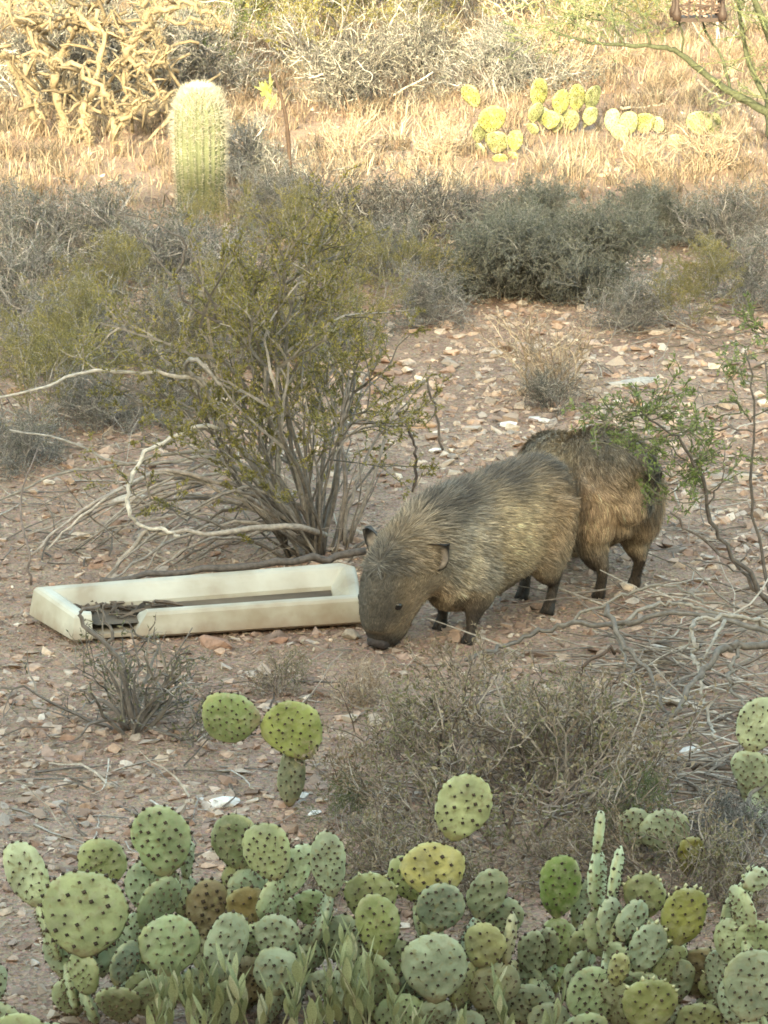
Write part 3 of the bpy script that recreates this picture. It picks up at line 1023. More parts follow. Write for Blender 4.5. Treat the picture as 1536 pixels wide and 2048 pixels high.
def near_shrub():
    base = on_ground(262, 1462)
    Y = base[1]
    root = empty('bursage_shrub', base)
    tag(root, 'small half bare shrub of dark twigs in front of the trough', 'shrub')
    s = Shrub(91)
    s.stems(14, .30, dict(P_BURS, kid=(16, 20, 24, 0), nleaf=1), (.1, 1.1), .05, .007)
    s.wood([(.19, .165, .14), (.14, .12, .105), (.26, .22, .18)], .3, (1, 2, 3)).build('twigs', M_TWIG, root)['kind'] = 'stuff'
    s.wood([(.17, .145, .125), (.23, .20, .17)], .25, (0,)).build('stem', M_TWIG, root)
    s.foliage([(.15, .14, .07), (.20, .18, .10), (.12, .12, .06)], (.010, .022), (.004, .008), 1.0, keep=.9).build('foliage', M_LEAF, root)['kind'] = 'stuff'
    for i, (pts, r0, r1) in enumerate((
            ([(270, 1470, Y), (255, 1400, Y), (245, 1330, Y), (215, 1290, Y), (170, 1250, Y), (158, 1222, Y), (200, 1212, Y)], .011, .005),
            ([(215, 1290, Y), (225, 1265, Y), (205, 1230, Y), (212, 1205, Y)], .006, .003),
            ([(265, 1465, Y), (235, 1420, Y), (190, 1400, Y), (160, 1380, Y)], .009, .004),
            ([(262, 1440, Y), (225, 1360, Y), (205, 1320, Y)], .007, .003),
            ([(275, 1450, Y), (270, 1380, Y), (275, 1320, Y), (262, 1260, Y)], .006, .003),
            ([(280, 1450, Y), (320, 1390, Y), (340, 1330, Y), (385, 1255, Y)], .005, .002),
            ([(262, 1460, Y), (230, 1440, Y - .05), (180, 1450, Y - .1), (150, 1480, Y - .12)], .007, .003))):
        limb(root, 'branch', pts, r0, r1, (.17, .145, .125), seed=40 + i, jit=.003, k=3)


near_shrub()


def dead_branches():
    groups = [
        ('thick grey dead branch arching over the soil beside the hooves', [
            ([(930, 1320, 8.9), (1010, 1290, 9.0), (1060, 1270, 9.05), (1130, 1250, 9.05), (1230, 1250, 9.0), (1330, 1225, 8.95), (1440, 1235, 8.9), (1560, 1275, 8.8)], .010, .016, (.25, .235, .215)),
            ([(1120, 1250, 9.05), (1240, 1195, 9.1), (1330, 1172, 9.1), (1400, 1200, 9.0), (1470, 1215, 8.95)], .008, .006, (.34, .32, .28)),
            ([(1230, 1260, 8.98), (1300, 1210, 9.05), (1360, 1205, 9.05), (1420, 1225, 9.0), (1560, 1245, 8.9)], .010, .010, (.42, .40, .36)),
            ([(1215, 1215, 9.0), (1230, 1260, 8.9), (1260, 1340, 8.6), (1290, 1380, 8.5)], .009, .006, (.30, .28, .25)),
            ([(1215, 1210, 9.0), (1245, 1290, 8.75), (1290, 1330, 8.6), (1320, 1390, 8.45), (1330, 1440, 8.35)], .012, .007, (.27, .24, .21))]),
        ('white peeling dead branch hanging down with a sharp crook', [
            ([(1560, 1262, 8.7), (1470, 1232, 8.6), (1400, 1240, 8.55), (1385, 1255, 8.5), (1392, 1290, 8.42), (1385, 1310, 8.4), (1400, 1345, 8.3), (1408, 1380, 8.25), (1420, 1440, 8.15), (1432, 1478, 8.05)], .011, .007, (.52, .49, .44)),
            ([(1390, 1250, 8.5), (1370, 1290, 8.45), (1345, 1330, 8.4)], .007, .004, (.42, .40, .36))]),
        ('grey dead limb leaning from the right edge to the soil', [
            ([(1560, 1290, 8.4), (1480, 1290, 8.3), (1440, 1300, 8.25), (1390, 1360, 8.1), (1350, 1420, 7.95), (1325, 1450, 7.9)], .020, .010, (.25, .225, .20)),
            ([(1480, 1290, 8.3), (1460, 1340, 8.2), (1470, 1390, 8.1), (1520, 1450, 8.0)], .010, .006, (.30, .28, .25)),
            ([(1450, 1240, 8.5), (1420, 1300, 8.35), (1395, 1330, 8.3)], .008, .005, (.48, .45, .40))]),
        ('dark stick lying level across the red soil', [
            ([(1290, 1500, 8.0), (1340, 1520, 8.0), (1420, 1540, 7.95), (1500, 1520, 7.95), (1560, 1525, 7.9)], .011, .009, (.17, .14, .12)),
            ([(1340, 1530, 8.0), (1400, 1585, 7.85), (1470, 1600, 7.8), (1500, 1580, 7.8)], .008, .006, (.22, .19, .165))]),
        ('smooth grey dead limbs crossing low at the right edge', [
            ([(1560, 1530, 7.6), (1500, 1600, 7.5), (1470, 1680, 7.4), (1430, 1720, 7.35)], .010, .007, (.30, .29, .27)),
            ([(1500, 1600, 7.5), (1520, 1660, 7.4), (1545, 1740, 7.3)], .008, .006, (.28, .27, .25)),
            ([(1560, 1610, 7.5), (1510, 1650, 7.42), (1475, 1690, 7.4), (1490, 1745, 7.3)], .009, .006, (.36, .34, .31))]),
        ('thin reddish twig arching above the dry brown shrubs', [
            ([(830, 1470, 8.3), (870, 1400, 8.4), (930, 1330, 8.6), (1000, 1300, 8.8)], .005, .004, (.22, .16, .125)),
            ([(1150, 1360, 8.5), (1180, 1320, 8.55), (1230, 1300, 8.6), (1240, 1302, 8.6)], .010, .007, (.17, .125, .10))]),
        ('sunken grey stick between the stony slope and the right edge', [
            ([(1290, 875, 10.6), (1340, 870, 10.6), (1400, 860, 10.6), (1460, 860, 10.5), (1560, 855, 10.5)], .007, .006, (.20, .17, .15)),
            ([(1360, 670, 12.6), (1460, 668, 12.6), (1560, 660, 12.5)], .008, .006, (.22, .19, .17))]),
        ('bleached fallen stick in the sunlit grass', [
            ([(1240, 214, 21.6), (1290, 214, 21.6), (1330, 208, 21.6)], .016, .010, (.60, .54, .45)),
            ([(1395, 160, 21.9), (1440, 195, 21.9), (1510, 235, 21.5)], .016, .012, (.56, .52, .46))]),
    ]
    for gi, (lab, L) in enumerate(groups):
        p0 = W(*L[0][0][0])
        root = empty('dead_branch', (p0[0], p0[1], gh(p0[0], p0[1])))
        tag(root, lab, 'branch')
        for i, (pts, r0, r1, c) in enumerate(L):
            limb(root, 'branch', pts, r0 * .68, r1 * .6, np.array(c) * (.68, .635, .58), seed=gi * 20 + i, jit=.006, sides=6, k=6)
    # tangle of small sticks on the right
    rr = random.Random(5)
    mb = MB()
    for i in range(260):
        px, py = rr.uniform(1180, 1560), rr.uniform(1190, 1700)
        p = on_ground(px, py)
        a = rr.uniform(-1.1, 1.1) + (math.pi if rr.random() < .5 else 0)
        L = rr.uniform(.12, .5)
        pts = [p + np.array((0, 0, rr.uniform(.0, .06)))]
        d = np.array((math.cos(a), math.sin(a) * .8, rr.uniform(-.05, .35)))
        for _ in range(6):
            d = unit(d + np.array((rr.gauss(0, .16), rr.gauss(0, .16), rr.gauss(-.03, .14))))
            q = pts[-1] + d * L / 6
            q[2] = max(q[2], gh(q[0], q[1]) + .005)
            pts.append(q)
        c = np.array(rr.choice([(.27, .23, .19), (.20, .165, .135), (.36, .31, .25), (.16, .13, .105), (.42, .37, .31)])) * rr.uniform(.8, 1.2)
        mb.add(*tube(np.array(pts), np.linspace(rr.uniform(.002, .006), .0015, 7), 4), c)
    tag(mb.build('brushwood', M_TWIG), 'tangle of small grey sticks under the dead branches', 'brushwood', kind='stuff')


def strewn_twigs():
    rr = random.Random(15)
    mb = MB()
    for i in range(620):
        if i < 260:
            px, py = rr.uniform(-30, 720), rr.uniform(830, 1130)
        elif i < 470:
            px, py = rr.uniform(1200, 1570), rr.uniform(590, 1130)
        else:
            px, py = rr.uniform(-20, 1100), rr.uniform(1300, 1760)
        p = on_ground(px, py)
        a = rr.uniform(0, 6.28)
        L = rr.uniform(.06, .38)
        d_ = np.array((math.cos(a), math.sin(a), rr.uniform(-.05, .45)))
        pts = [p + np.array((0, 0, .006))]
        for _ in range(5):
            d_ = unit(d_ + np.array((rr.gauss(0, .22), rr.gauss(0, .22), rr.gauss(-.05, .16))))
            q = pts[-1] + d_ * L / 5
            q[2] = max(q[2], gh(q[0], q[1]) + .005)
            pts.append(q)
        c = np.array(rr.choice([(.24, .205, .17), (.17, .14, .115), (.33, .285, .235), (.13, .105, .085), (.42, .37, .31)])) * rr.uniform(.8, 1.2)
        mb.add(*tube(np.array(pts), np.linspace(rr.uniform(.0018, .0048), .0012, 6), 3), c)
    tag(mb.build('fallen_twigs', M_TWIG), 'fallen twigs strewn over the stony middle ground', 'twigs', kind='stuff')


dead_branches()
strewn_twigs()


def right_creosote():
    base = on_ground(1540, 1215)
    Y = base[1]
    root = empty('creosote_bush', base)
    tag(root, 'green creosote bush leaning in from the right over the rump', 'creosote bush')
    D = (.13, .11, .095)
    L = [([(1545, 1215, Y), (1500, 1150, Y - .03), (1440, 1075, Y - .06), (1415, 1010, Y - .1), (1390, 930, Y - .12), (1345, 870, Y - .15), (1280, 830, Y - .18), (1220, 810, Y - .2)], .014, .003, D),
         ([(1530, 1200, Y), (1480, 1140, Y), (1400, 1075, Y), (1340, 1025, Y)], .010, .005, (.16, .13, .11)),
         ([(1545, 1200, Y), (1520, 1100, Y + .05), (1500, 960, Y + .05), (1510, 800, Y + .05), (1490, 700, Y + .05)], .011, .003, D),
         ([(1415, 1010, Y - .1), (1440, 960, Y - .1), (1450, 900, Y - .1)], .005, .002, D),
         ([(1560, 1190, Y), (1540, 1080, Y), (1545, 900, Y), (1530, 720, Y)], .010, .003, D),
         ([(1500, 1150, Y - .03), (1440, 1130, Y - .1), (1390, 1120, Y - .15)], .006, .003, D)]
    for i, (pts, r0, r1, c) in enumerate(L):
        limb(root, 'branch', pts, r0 * .68, r1 * .8, c, seed=60 + i, jit=.006)
    # leafy sprays
    rr = random.Random(8)
    s = Shrub(63)
    PS = dict(P_CREO, levels=3, leaf_lev=1, nleaf=3, kid=(20, 26, 0), bare=(.05, .05, 0), seg=(.03, .025, .02), wob=(.2, .25, .3), up=(0, .02, .02))
    b = np.array(base)
    for px, py, dy, n, L in ((1345, 868, -.15, 10, .16), (1290, 835, -.18, 13, .17), (1230, 825, -.2, 11, .13), (1390, 930, -.12, 9, .14), (1405, 985, -.1, 8, .16),
                          (1350, 960, -.12, 9, .15), (1320, 1000, -.12, 6, .12), (1270, 880, -.15, 7, .14), (1450, 900, -.1, 2, .10), (1500, 720, .05, 5, .16), (1525, 760, 0, 5, .16), (1490, 830, .03, 3, .14),
                          (1530, 660, 0, 5, .14), (1470, 820, .02, 2, .12)):
        for _ in range(n):
            p = W(px + rr.uniform(-22, 22), py + rr.uniform(-18, 18), Y + dy + rr.uniform(-.06, .06)) - b
            a = rr.uniform(0, 6.28)
            s.grow(p, np.array((math.cos(a), math.sin(a), rr.uniform(-.3, .8))), L * rr.uniform(.6, 1.1), .0025, 0, PS)
    s.wood([(.14, .13, .08), (.17, .15, .10)], .3).build('twigs', M_TWIG, root)['kind'] = 'stuff'
    s.foliage([(.17, .215, .065), (.21, .255, .085), (.14, .18, .06), (.26, .29, .11)], (.012, .024), (.004, .008), .8, keep=.75).build('foliage', M_LEAF, root)['kind'] = 'stuff'


right_creosote()

# ------------------------------------------------------------------ dry grass in the sunlit field
def grass_field():
    g = np.random.default_rng(4)
    nt_ = 3000
    ty = np.sqrt(g.uniform(16.8 ** 2, 33 ** 2, nt_))
    tx = g.uniform(-1, 1, nt_) * (ty * .15 + .3)
    big = g.random(nt_) ** 2.5
    per = (12 + big * 48).astype(int)
    k = np.repeat(np.arange(nt_), per)
    n = len(k)
    ang = g.uniform(0, 6.28, n)
    rad = np.abs(g.normal(0, 1, n)) * (.03 + .075 * big[k])
    x = tx[k] + np.cos(ang) * rad
    y = ty[k] + np.sin(ang) * rad
    tuft = g.normal(0, .8, nt_)[k]
    size = (.75 + .95 * big)[k]
    m = 30000
    y2 = np.sqrt(g.uniform(16.6 ** 2, 33 ** 2, m))
    x = np.concatenate([x, g.uniform(-1, 1, m) * (y2 * .15 + .3)])
    y = np.concatenate([y, y2])
    tuft = np.concatenate([tuft, g.normal(0, .8, m)])
    size = np.concatenate([size, np.full(m, .55)])
    keep = g.random(len(x)) < np.clip((y - 16.4) / 2.0, .12, 1)
    x, y, tuft, size = x[keep], y[keep], tuft[keep], size[keep]
    n = len(x)
    z = np.array([gh(a, b) for a, b in zip(x, y)])
    P = np.stack([x, y, z], 1)
    h = g.uniform(.06, .15, n) * size
    a = g.uniform(0, 6.28, n)
    lean = g.uniform(.1, .9, n)
    D = np.stack([np.cos(a) * lean, np.sin(a) * lean, np.ones(n)], 1)
    D /= np.linalg.norm(D, axis=1, keepdims=True)
    B = np.stack([-np.sin(a + g.normal(0, .8, n)), np.cos(a), np.zeros(n)], 1)
    wd = g.uniform(.004, .010, n)[:, None]
    M = P + D * (h * .55)[:, None]
    D2 = D + np.stack([np.cos(a), np.sin(a), -np.full(n, .5)], 1) * g.uniform(.1, .8, n)[:, None]
    T = M + D2 * (h * .5)[:, None]
    V = np.stack([P - B * wd * .5, P + B * wd * .5, M + B * wd * .4, M - B * wd * .4, T], 1)
    pal = np.array([(.115, .092, .066), (.18, .135, .092), (.27, .185, .13), (.29, .215, .145), (.36, .285, .195), (.44, .365, .27)])
    ci = np.clip((g.random(n) * 2 + 2.2 + tuft * 1.8).astype(int), 0, 5)
    C = pal[ci] * g.uniform(.8, 1.2, (n, 1))
    i = np.arange(n)[:, None] * 5
    Fc = np.concatenate([i + np.array(q) for q in ((0, 1, 2), (0, 2, 3), (3, 2, 4))])
    mb = MB()
    mb.add(V.reshape(-1, 3), Fc, np.repeat(C, 5, 0))
    tag(mb.build('dry_grass', M_GRASS), 'straw coloured dry grass covering the sunlit field', 'grass', kind='stuff')


grass_field()

# ------------------------------------------------------------------ prickly pears
def pad_mesh(w, h, th, seed, kind=0, spacing=.026, areole_r=.0040, spine=.014, tone=(.06, .04, .025), base_pinch=1.0):
    """returns (skin mesh, areole mesh builder): pad stands on its narrow base at the origin, z up, faces +-y"""
    r = random.Random(seed)
    g = np.random.default_rng(seed)
    NR, NS = 9, 34
    hw = w / 2
    ph = [r.uniform(0, 6.28) for _ in range(4)]
    bend = r.uniform(-.10, .10)
    dish = r.uniform(-.05, .05)

    bite = (r.uniform(1.2, 5.1), r.uniform(.05, .15) if r.random() < .35 else 0.0, r.uniform(.10, .22))
    skew = r.uniform(-.09, .09)

    def outline(a):                       # a measured from the base, 0..2pi
        z = (1 - np.cos(a)) / 2
        x = np.sin(a) * (0.80 + .24 * z) * (1 - .28 * base_pinch * np.exp(-(z / .16) ** 2))
        wob = 1 + .034 * np.sin(2 * a + ph[3]) * np.sin(a / 2) + .030 * np.sin(3 * a + ph[0]) + .022 * np.sin(5 * a + ph[1])
        wob = wob - bite[1] * np.exp(-((a - bite[0]) / bite[2]) ** 2)
        x = x + skew * np.sin(a / 2) ** 2 * z
        return x * hw * wob, h * .5 + (z - .5) * h * (1 + .02 * np.sin(4 * a + ph[2]))

    def shape(x, z, side):
        y = bend * (z / h) ** 2 * h + dish * (x / hw) ** 2 * hw
        return y
    a = np.arange(NS) * 2 * math.pi / NS
    ox, oz = outline(a)
    cx, cz = 0.0, h * .53
    # areoles on a diamond grid
    ar = []
    sp = spacing * .86
    row = 0
    zz = h * .07
    while zz < h * .97:
        t = -hw + (sp * .5 if row % 2 else 0) + r.uniform(-.1, .1) * sp
        while t < hw:
            ar.append((t + r.uniform(-.22, .22) * sp, zz + r.uniform(-.22, .22) * sp))
            t += sp
        zz += sp * .72
        row += 1
    ar = np.array(ar)
    ang = np.arctan2(ar[:, 0] / hw, -(ar[:, 1] - cz) / (h * .5))
    rx, rz = outline(ang)
    rho_a = np.hypot(ar[:, 0] - cx, ar[:, 1] - cz) / (np.hypot(rx - cx, rz - cz) + 1e-9)
    ar = ar[rho_a < .88]
    rho_a = rho_a[rho_a < .88]

    def thick(rho):
        return th * .5 * np.sqrt(np.clip(1 - rho ** 2.6, 0, 1))
    rho = 1 - (1 - np.linspace(0, 1, NR + 1)[1:]) ** 1.35
    V, idx = [], 0
    ring_rows = {}
    for side in (-1, 1):
        V.append((cx, side * thick(0.0) + shape(cx, cz, side), cz))
        ring_rows[(side, -1)] = idx
        idx += 1
        for k, q in enumerate(rho):
            if k == NR - 1 and side == 1:
                ring_rows[(1, k)] = ring_rows[(-1, k)]
                continue
            ring_rows[(side, k)] = idx
            X = cx + (ox - cx) * q
            Z = cz + (oz - cz) * q
            Yb = shape(X, Z, side)
            T = thick(q) * np.ones(NS)
            d2 = ((X[:, None] - ar[:, 0]) ** 2 + (Z[:, None] - ar[:, 1]) ** 2)
            bump = np.exp(-d2 / (2 * (.008) ** 2)).max(1) * .0048
            if q > .97:
                bump *= 0
            for x_, y_, z_ in zip(X, Yb + side * (T + bump), Z):
                V.append((x_, y_, z_))
                idx += 1
    V = np.array(V)
    # scalloped rim
    rim = ring_rows[(-1, NR - 1)]
    sc = 1 + .018 * np.cos(a * round(math.pi * (w + h) / 2 / .03))
    V[rim:rim + NS, 0] = cx + (V[rim:rim + NS, 0] - cx) * sc
    V[rim:rim + NS, 2] = cz + (V[rim:rim + NS, 2] - cz) * sc
    Fc = []
    for side in (-1, 1):
        c0 = ring_rows[(side, -1)]
        for k in range(NR):
            b0 = ring_rows[(side, k)]
            for j in range(NS):
                j2 = (j + 1) % NS
                if k == 0:
                    f = (c0, b0 + j, b0 + j2)
                    Fc.append(f if side == 1 else f[::-1])
                else:
                    p0 = ring_rows[(side, k - 1)]
                    f1, f2 = (p0 + j, b0 + j, b0 + j2), (p0 + j, b0 + j2, p0 + j2)
                    Fc += [f1, f2] if side == 1 else [f1[::-1], f2[::-1]]
    skin = MB()
    rf = np.clip((np.hypot((V[:, 0]) / hw, (V[:, 2] - cz) / (h * .5)) - .80) / .22, 0, 1) ** 1.5
    skin.add(V, np.array(Fc), np.stack([rf, np.clip(1 - V[:, 2] / (h * .30), 0, 1), rf * 0], 1))
    # dark areoles with short spines
    am = MB()
    oct_f = np.array([(0, 2, 4), (2, 1, 4), (1, 3, 4), (3, 0, 4), (2, 0, 5), (1, 2, 5), (3, 1, 5), (0, 3, 5)])
    spots = []
    for (x_, z_), q in zip(ar, rho_a):
        for side in (-1, 1):
            spots.append((x_, side * (thick(q) + .0046) + shape(x_, z_, side), z_, np.array((0, side, 0.)), 1.0))
    nrim = int(math.pi * (w + h) / 2 / .026)
    for k in range(nrim):
        aa = (k + r.uniform(-.2, .2)) * 2 * math.pi / nrim
        if abs(math.cos(aa)) > .9 and math.cos(aa) > 0:
            continue
        x_, z_ = outline(np.array(aa))
        x_, z_ = float(x_), float(z_)
        spots.append((x_, shape(x_, z_, 1), z_, unit(np.array((x_ - cx, 0, z_ - cz))), 1.15))
    for x_, y_, z_, nn, s_ in spots:
        c = np.array((x_, y_, z_))
        rr_ = areole_r * s_ * r.uniform(.6, 1.3)
        u = unit(np.cross(nn, (.3, .2, .9)))
        v = np.cross(nn, u)
        pts = np.array([c + u * rr_, c - u * rr_, c + v * rr_, c - v * rr_, c + nn * rr_ * 1.1, c - nn * rr_ * .5])
        am.add(pts, oct_f, np.array(tone) * r.uniform(.7, 1.5))
        for _ in range(3):
            dd = unit(nn + np.array((r.gauss(0, .5), r.gauss(0, .5), r.gauss(-.25, .5))))
            sl = spine * r.uniform(.5, 1.4)
            sw = unit(np.cross(dd, (r.random(), r.random(), r.random()))) * .0009
            am.add(np.array([c + sw, c - sw, c + dd * sl]), np.array([(0, 1, 2)]), np.array(tone) * r.uniform(1, 2.2))
    return skin, am, (ox, oz)


def pad_at(root, cx, cy, wpx, hpx, Y, col, roll=0., yaw=0., lean=8., th=.018, seed=None, bud=0, spacing=.026, plain=False, **kw):
    """a pad seen at (cx, cy), wpx x hpx wide on the photograph, standing at distance Y"""
    seed = int(cx * 7 + cy * 13) if seed is None else seed
    c = W(cx, cy, Y)
    s = S(c)
    w_ = wpx / s
    h_ = hpx / s
    h_ = h_ * (1 + .10 * 0)
    M = Matrix.Rotation(R(yaw), 3, 'Z') @ Matrix.Rotation(R(lean), 3, 'X') @ Matrix.Rotation(R(roll), 3, 'Y')
    up = np.array(M @ Vector((0, 0, 1)))
    base = c - up * h_ * .5
    skin, am, (ox, oz) = pad_mesh(w_, h_, th, seed, spacing=spacing, **kw)
    o = skin.build('pad', M_PAD, root, smooth=True)
    o.color = (*col, 1)
    rl = np.array(root.location)
    o.location = base - rl
    o.rotation_euler = M.to_euler()
    if not plain:
        e = am.build('areoles', M_DARK, o, smooth=True)
        e['kind'] = 'stuff'
    if bud:
        bm_ = MB()
        r = random.Random(seed + 1)
        oct_f = np.array([(0, 2, 4), (2, 1, 4), (1, 3, 4), (3, 0, 4), (2, 0, 5), (1, 2, 5), (3, 1, 5), (0, 3, 5)])
        for k in range(bud):
            t = math.pi + (k - (bud - 1) / 2) * (1.9 / max(bud - 1, 1)) + r.uniform(-.05, .05)
            i = int(t / (2 * math.pi) * len(ox)) % len(ox)
            cc = np.array((ox[i], 0, oz[i]))
            nn = unit(cc - np.array((0, 0, h_ * .53)))
            u, v = np.array((0, 1., 0)), np.cross(nn, (0, 1., 0))
            q, l = r.uniform(.0045, .007), r.uniform(.007, .012)
            bm_.add(np.array([cc + u * q, cc - u * q, cc + v * q, cc - v * q, cc + nn * l, cc - nn * l * .5]), oct_f, np.array((.52, .50, .28)) * r.uniform(.85, 1.15))
        bo = bm_.build('rim_buds', M_SAG, o, smooth=True)
        bo['kind'] = 'stuff'
    return o, base, up


GRN, YGR, BLU, YEL, BRN, PALEG, OLV, DUL = ((.335, .405, .215), (.405, .455, .235), (.360, .420, .280), (.57, .51, .20), (.300, .230, .130), (.49, .54, .33), (.315, .330, .155), (.310, .345, .220))


def prickly(label, px, py, pads, group='prickly pears in the foreground', roots=True, seed=0):
    """pads: (cx, cy, w, h, dY, colour, options); lower pads are added under the ones that would otherwise hang free"""
    b = on_ground(px, py)
    root = empty('prickly_pear', b)
    tag(root, label, 'prickly pear', group)
    r = random.Random(seed + 3)
    made = []
    for q in pads:
        cx, cy, w_, h_, dY, col = q[:6]
        kw = dict(q[6]) if len(q) > 6 else {}
        if group == far:
            col = tuple(np.array(col) * (.58, .55, .50))
            kw.setdefault('yaw', r.uniform(-38, 38))
            kw.setdefault('lean', r.uniform(0, 22))
        hang = kw.pop('free', True)
        sup = kw.pop('col2', None)
        o, base, up = pad_at(root, cx, cy, w_, h_, b[1] + dY, col, **kw)
        made.append((base, up, hang, col, w_))
    for base, up, hang, col, w_ in made:
        if not hang:
            continue
        p = base.copy()
        k = 0
        while p[2] > .06 and k < 4:
            k += 1
            hh = min(r.uniform(.11, .17), p[2] + .03)
            aim = np.array((b[0], b[1] + .03, 0)) + np.array((r.uniform(-.10, .10), r.uniform(-.04, .12), 0))
            d = unit(unit(p - aim) + np.array((r.uniform(-.25, .25), 0, .9)))
            q = p - d * hh * .93
            M = Matrix.Rotation(R(r.uniform(-50, 50)), 3, 'Z')
            tilt = Vector(d).to_track_quat('Z', 'Y').to_matrix()
            skin, am, _ = pad_mesh(min(hh * r.uniform(.75, .95), .13), hh, .022, r.randrange(9999), tone=(.10, .07, .04))
            o = skin.build('pad', M_PAD, root, smooth=True)
            o.color = (*(np.array(col) * .5 + np.array(r.choice((OLV, DUL, BLU))) * .5), 1)
            o.location = q - np.array(root.location)
            o.rotation_euler = (tilt @ M).to_euler()
            am.build('areoles', M_DARK, o)['kind'] = 'stuff'
            p = q
    return root


d = dict
far = 'prickly pears in the sunlit field'
prickly('prickly pear whose biggest round pad is the largest in the yard', 190, 2030, [
    (168, 1832, 186, 200, -.12, YGR, d(seed=5, spacing=.044, areole_r=.0058, roll=4)),
    (54, 1752, 104, 150, 0, PALEG, d(roll=-12, yaw=-18, spacing=.032)),
    (205, 1728, 108, 110, .12, OLV, d(spacing=.026)),
    (322, 1684, 132, 166, .02, GRN, d(roll=-4, spacing=.033, areole_r=.0048)),
    (302, 1775, 116, 130, .10, BLU, d(roll=8, spacing=.03)),
    (340, 1896, 134, 140, -.14, GRN, d(roll=6, spacing=.033, yaw=10, bud=0)),
    (248, 1925, 74, 104, -.16, (.15, .185, .125), d(yaw=38, roll=22, spacing=.028)),
    (150, 1912, 150, 120, .0, BLU, d(roll=20, spacing=.034)),
    (395, 1985, 80, 120, -.08, BLU, d(roll=-10)),
    (290, 1985, 100, 110, -.05, OLV, d(roll=12)),
], seed=1)
prickly('low prickly pear with two olive pads cut by the bottom corner', 60, 2130, [
    (42, 2076, 124, 132, -.02, YGR, d(roll=-8, spacing=.034)),
    (98, 2086, 90, 110, .06, GRN, d(roll=15)),
    (-6, 1968, 50, 90, .05, DUL, d(yaw=40)),
], seed=2)
prickly('crowded prickly pear of blue grey and rust brown pads', 520, 2040, [
    (470, 1686, 100, 136, .10, (.20, .225, .115), d(roll=-14, spacing=.028)),
    (535, 1706, 104, 138, -.02, YGR, d(roll=-16, spacing=.025)),
    (587, 1745, 78, 134, .04, PALEG, d(roll=20, yaw=28, spacing=.034)),
    (657, 1728, 76, 162, -.02, BLU, d(roll=-4, spacing=.024)),
    (622, 1815, 90, 90, .10, GRN, d(spacing=.03, lean=14)),
    (414, 1818, 92, 136, .08, BRN, d(roll=10, spacing=.030, areole_r=.0055)),
    (503, 1818, 108, 100, .06, (.27, .20, .085), d(roll=8, spacing=.036, areole_r=.0055)),
    (450, 1895, 96, 172, -.10, BLU, d(roll=10, yaw=14, spacing=.032)),
    (555, 1876, 98, 118, -.06, BLU, d(roll=-8, spacing=.030)),
    (552, 1946, 100, 112, -.08, BLU, d(roll=6, spacing=.032)),
    (375, 1720, 40, 90, .14, DUL, d(yaw=60)),
    (430, 2015, 110, 120, -.06, DUL, d(roll=-8)),
    (500, 1960, 90, 110, .02, BRN, d(roll=6)),
    (620, 1900, 80, 110, .06, DUL, d(roll=16)),
    (480, 1760, 80, 100, .12, OLV, d(roll=4)),
], seed=3)
prickly('prickly pear topped by a pale pad and a bright yellow pad', 800, 2040, [
    (923, 1617, 124, 152, .05, (.46, .49, .25), d(roll=14, spacing=.034, areole_r=.0048, free=False, seed=99, base_pinch=.5)),
    (868, 1744, 138, 130, .02, YEL, d(roll=-6, spacing=.036, areole_r=.0055)),
    (881, 1816, 106, 118, -.06, (.205, .245, .165), d(roll=10, spacing=.028)),
    (972, 1786, 84, 130, .04, DUL, d(roll=14, spacing=.030)),
    (870, 1938, 142, 164, -.14, BLU, d(roll=-2, spacing=.036)),
    (970, 1890, 92, 118, -.10, (.40, .40, .19), d(roll=24, yaw=-20, spacing=.036)),
    (1022, 1880, 50, 110, -.06, (.40, .36, .21), d(yaw=68, roll=18)),
    (757, 1854, 98, 142, -.10, (.28, .315, .125), d(roll=-6, spacing=.030)),
    (742, 1796, 116, 116, .06, OLV, d(spacing=.03, bud=5)),
    (688, 1886, 96, 120, .04, DUL, d(roll=-14)),
    (740, 1942, 60, 76, .0, (.26, .22, .07), d(yaw=20)),
    (640, 1964, 62, 60, -.04, BLU, d(roll=-20)),
    (1008, 1838, 84, 104, .10, DUL, d(roll=10)),
    (800, 1930, 84, 110, .03, OLV, d(roll=-8)),
    (818, 1760, 80, 110, .12, OLV, d(roll=-20)),
    (690, 1985, 96, 110, -.04, BLU, d(roll=8)),
    (800, 2035, 110, 110, -.10, GRN, d(roll=5)),
], seed=4)
prickly('prickly pear with one deep green pointed pad beside dark low pads', 1110, 2010, [
    (1119, 1778, 92, 148, .10, (.165, .225, .065), d(roll=4, spacing=.030, base_pinch=2.2)),
    (1166, 1800, 62, 124, .16, DUL, d(roll=14, yaw=35)),
    (1062, 1905, 70, 116, .0, DUL, d(roll=-10, yaw=20)),
    (1094, 1896, 60, 112, .03, DUL, d(roll=14, yaw=-25)),
    (1146, 1950, 56, 124, -.04, BLU, d(roll=8, yaw=30)),
    (1058, 2010, 100, 104, -.06, DUL, d(roll=-4)),
    (985, 2020, 80, 90, -.08, DUL, d(roll=20, yaw=20)),
    (930, 2050, 90, 80, -.12, BLU, d(roll=-20)),
    (1040, 1965, 84, 104, .02, BLU, d(roll=12)),
    (1100, 2048, 96, 96, -.10, DUL, d(roll=-12)),
    (1160, 1895, 60, 100, .08, OLV, d(roll=-8, yaw=30)),
    (1010, 1965, 60, 100, -.03, (.42, .38, .22), d(roll=18, yaw=40)),
], seed=5)
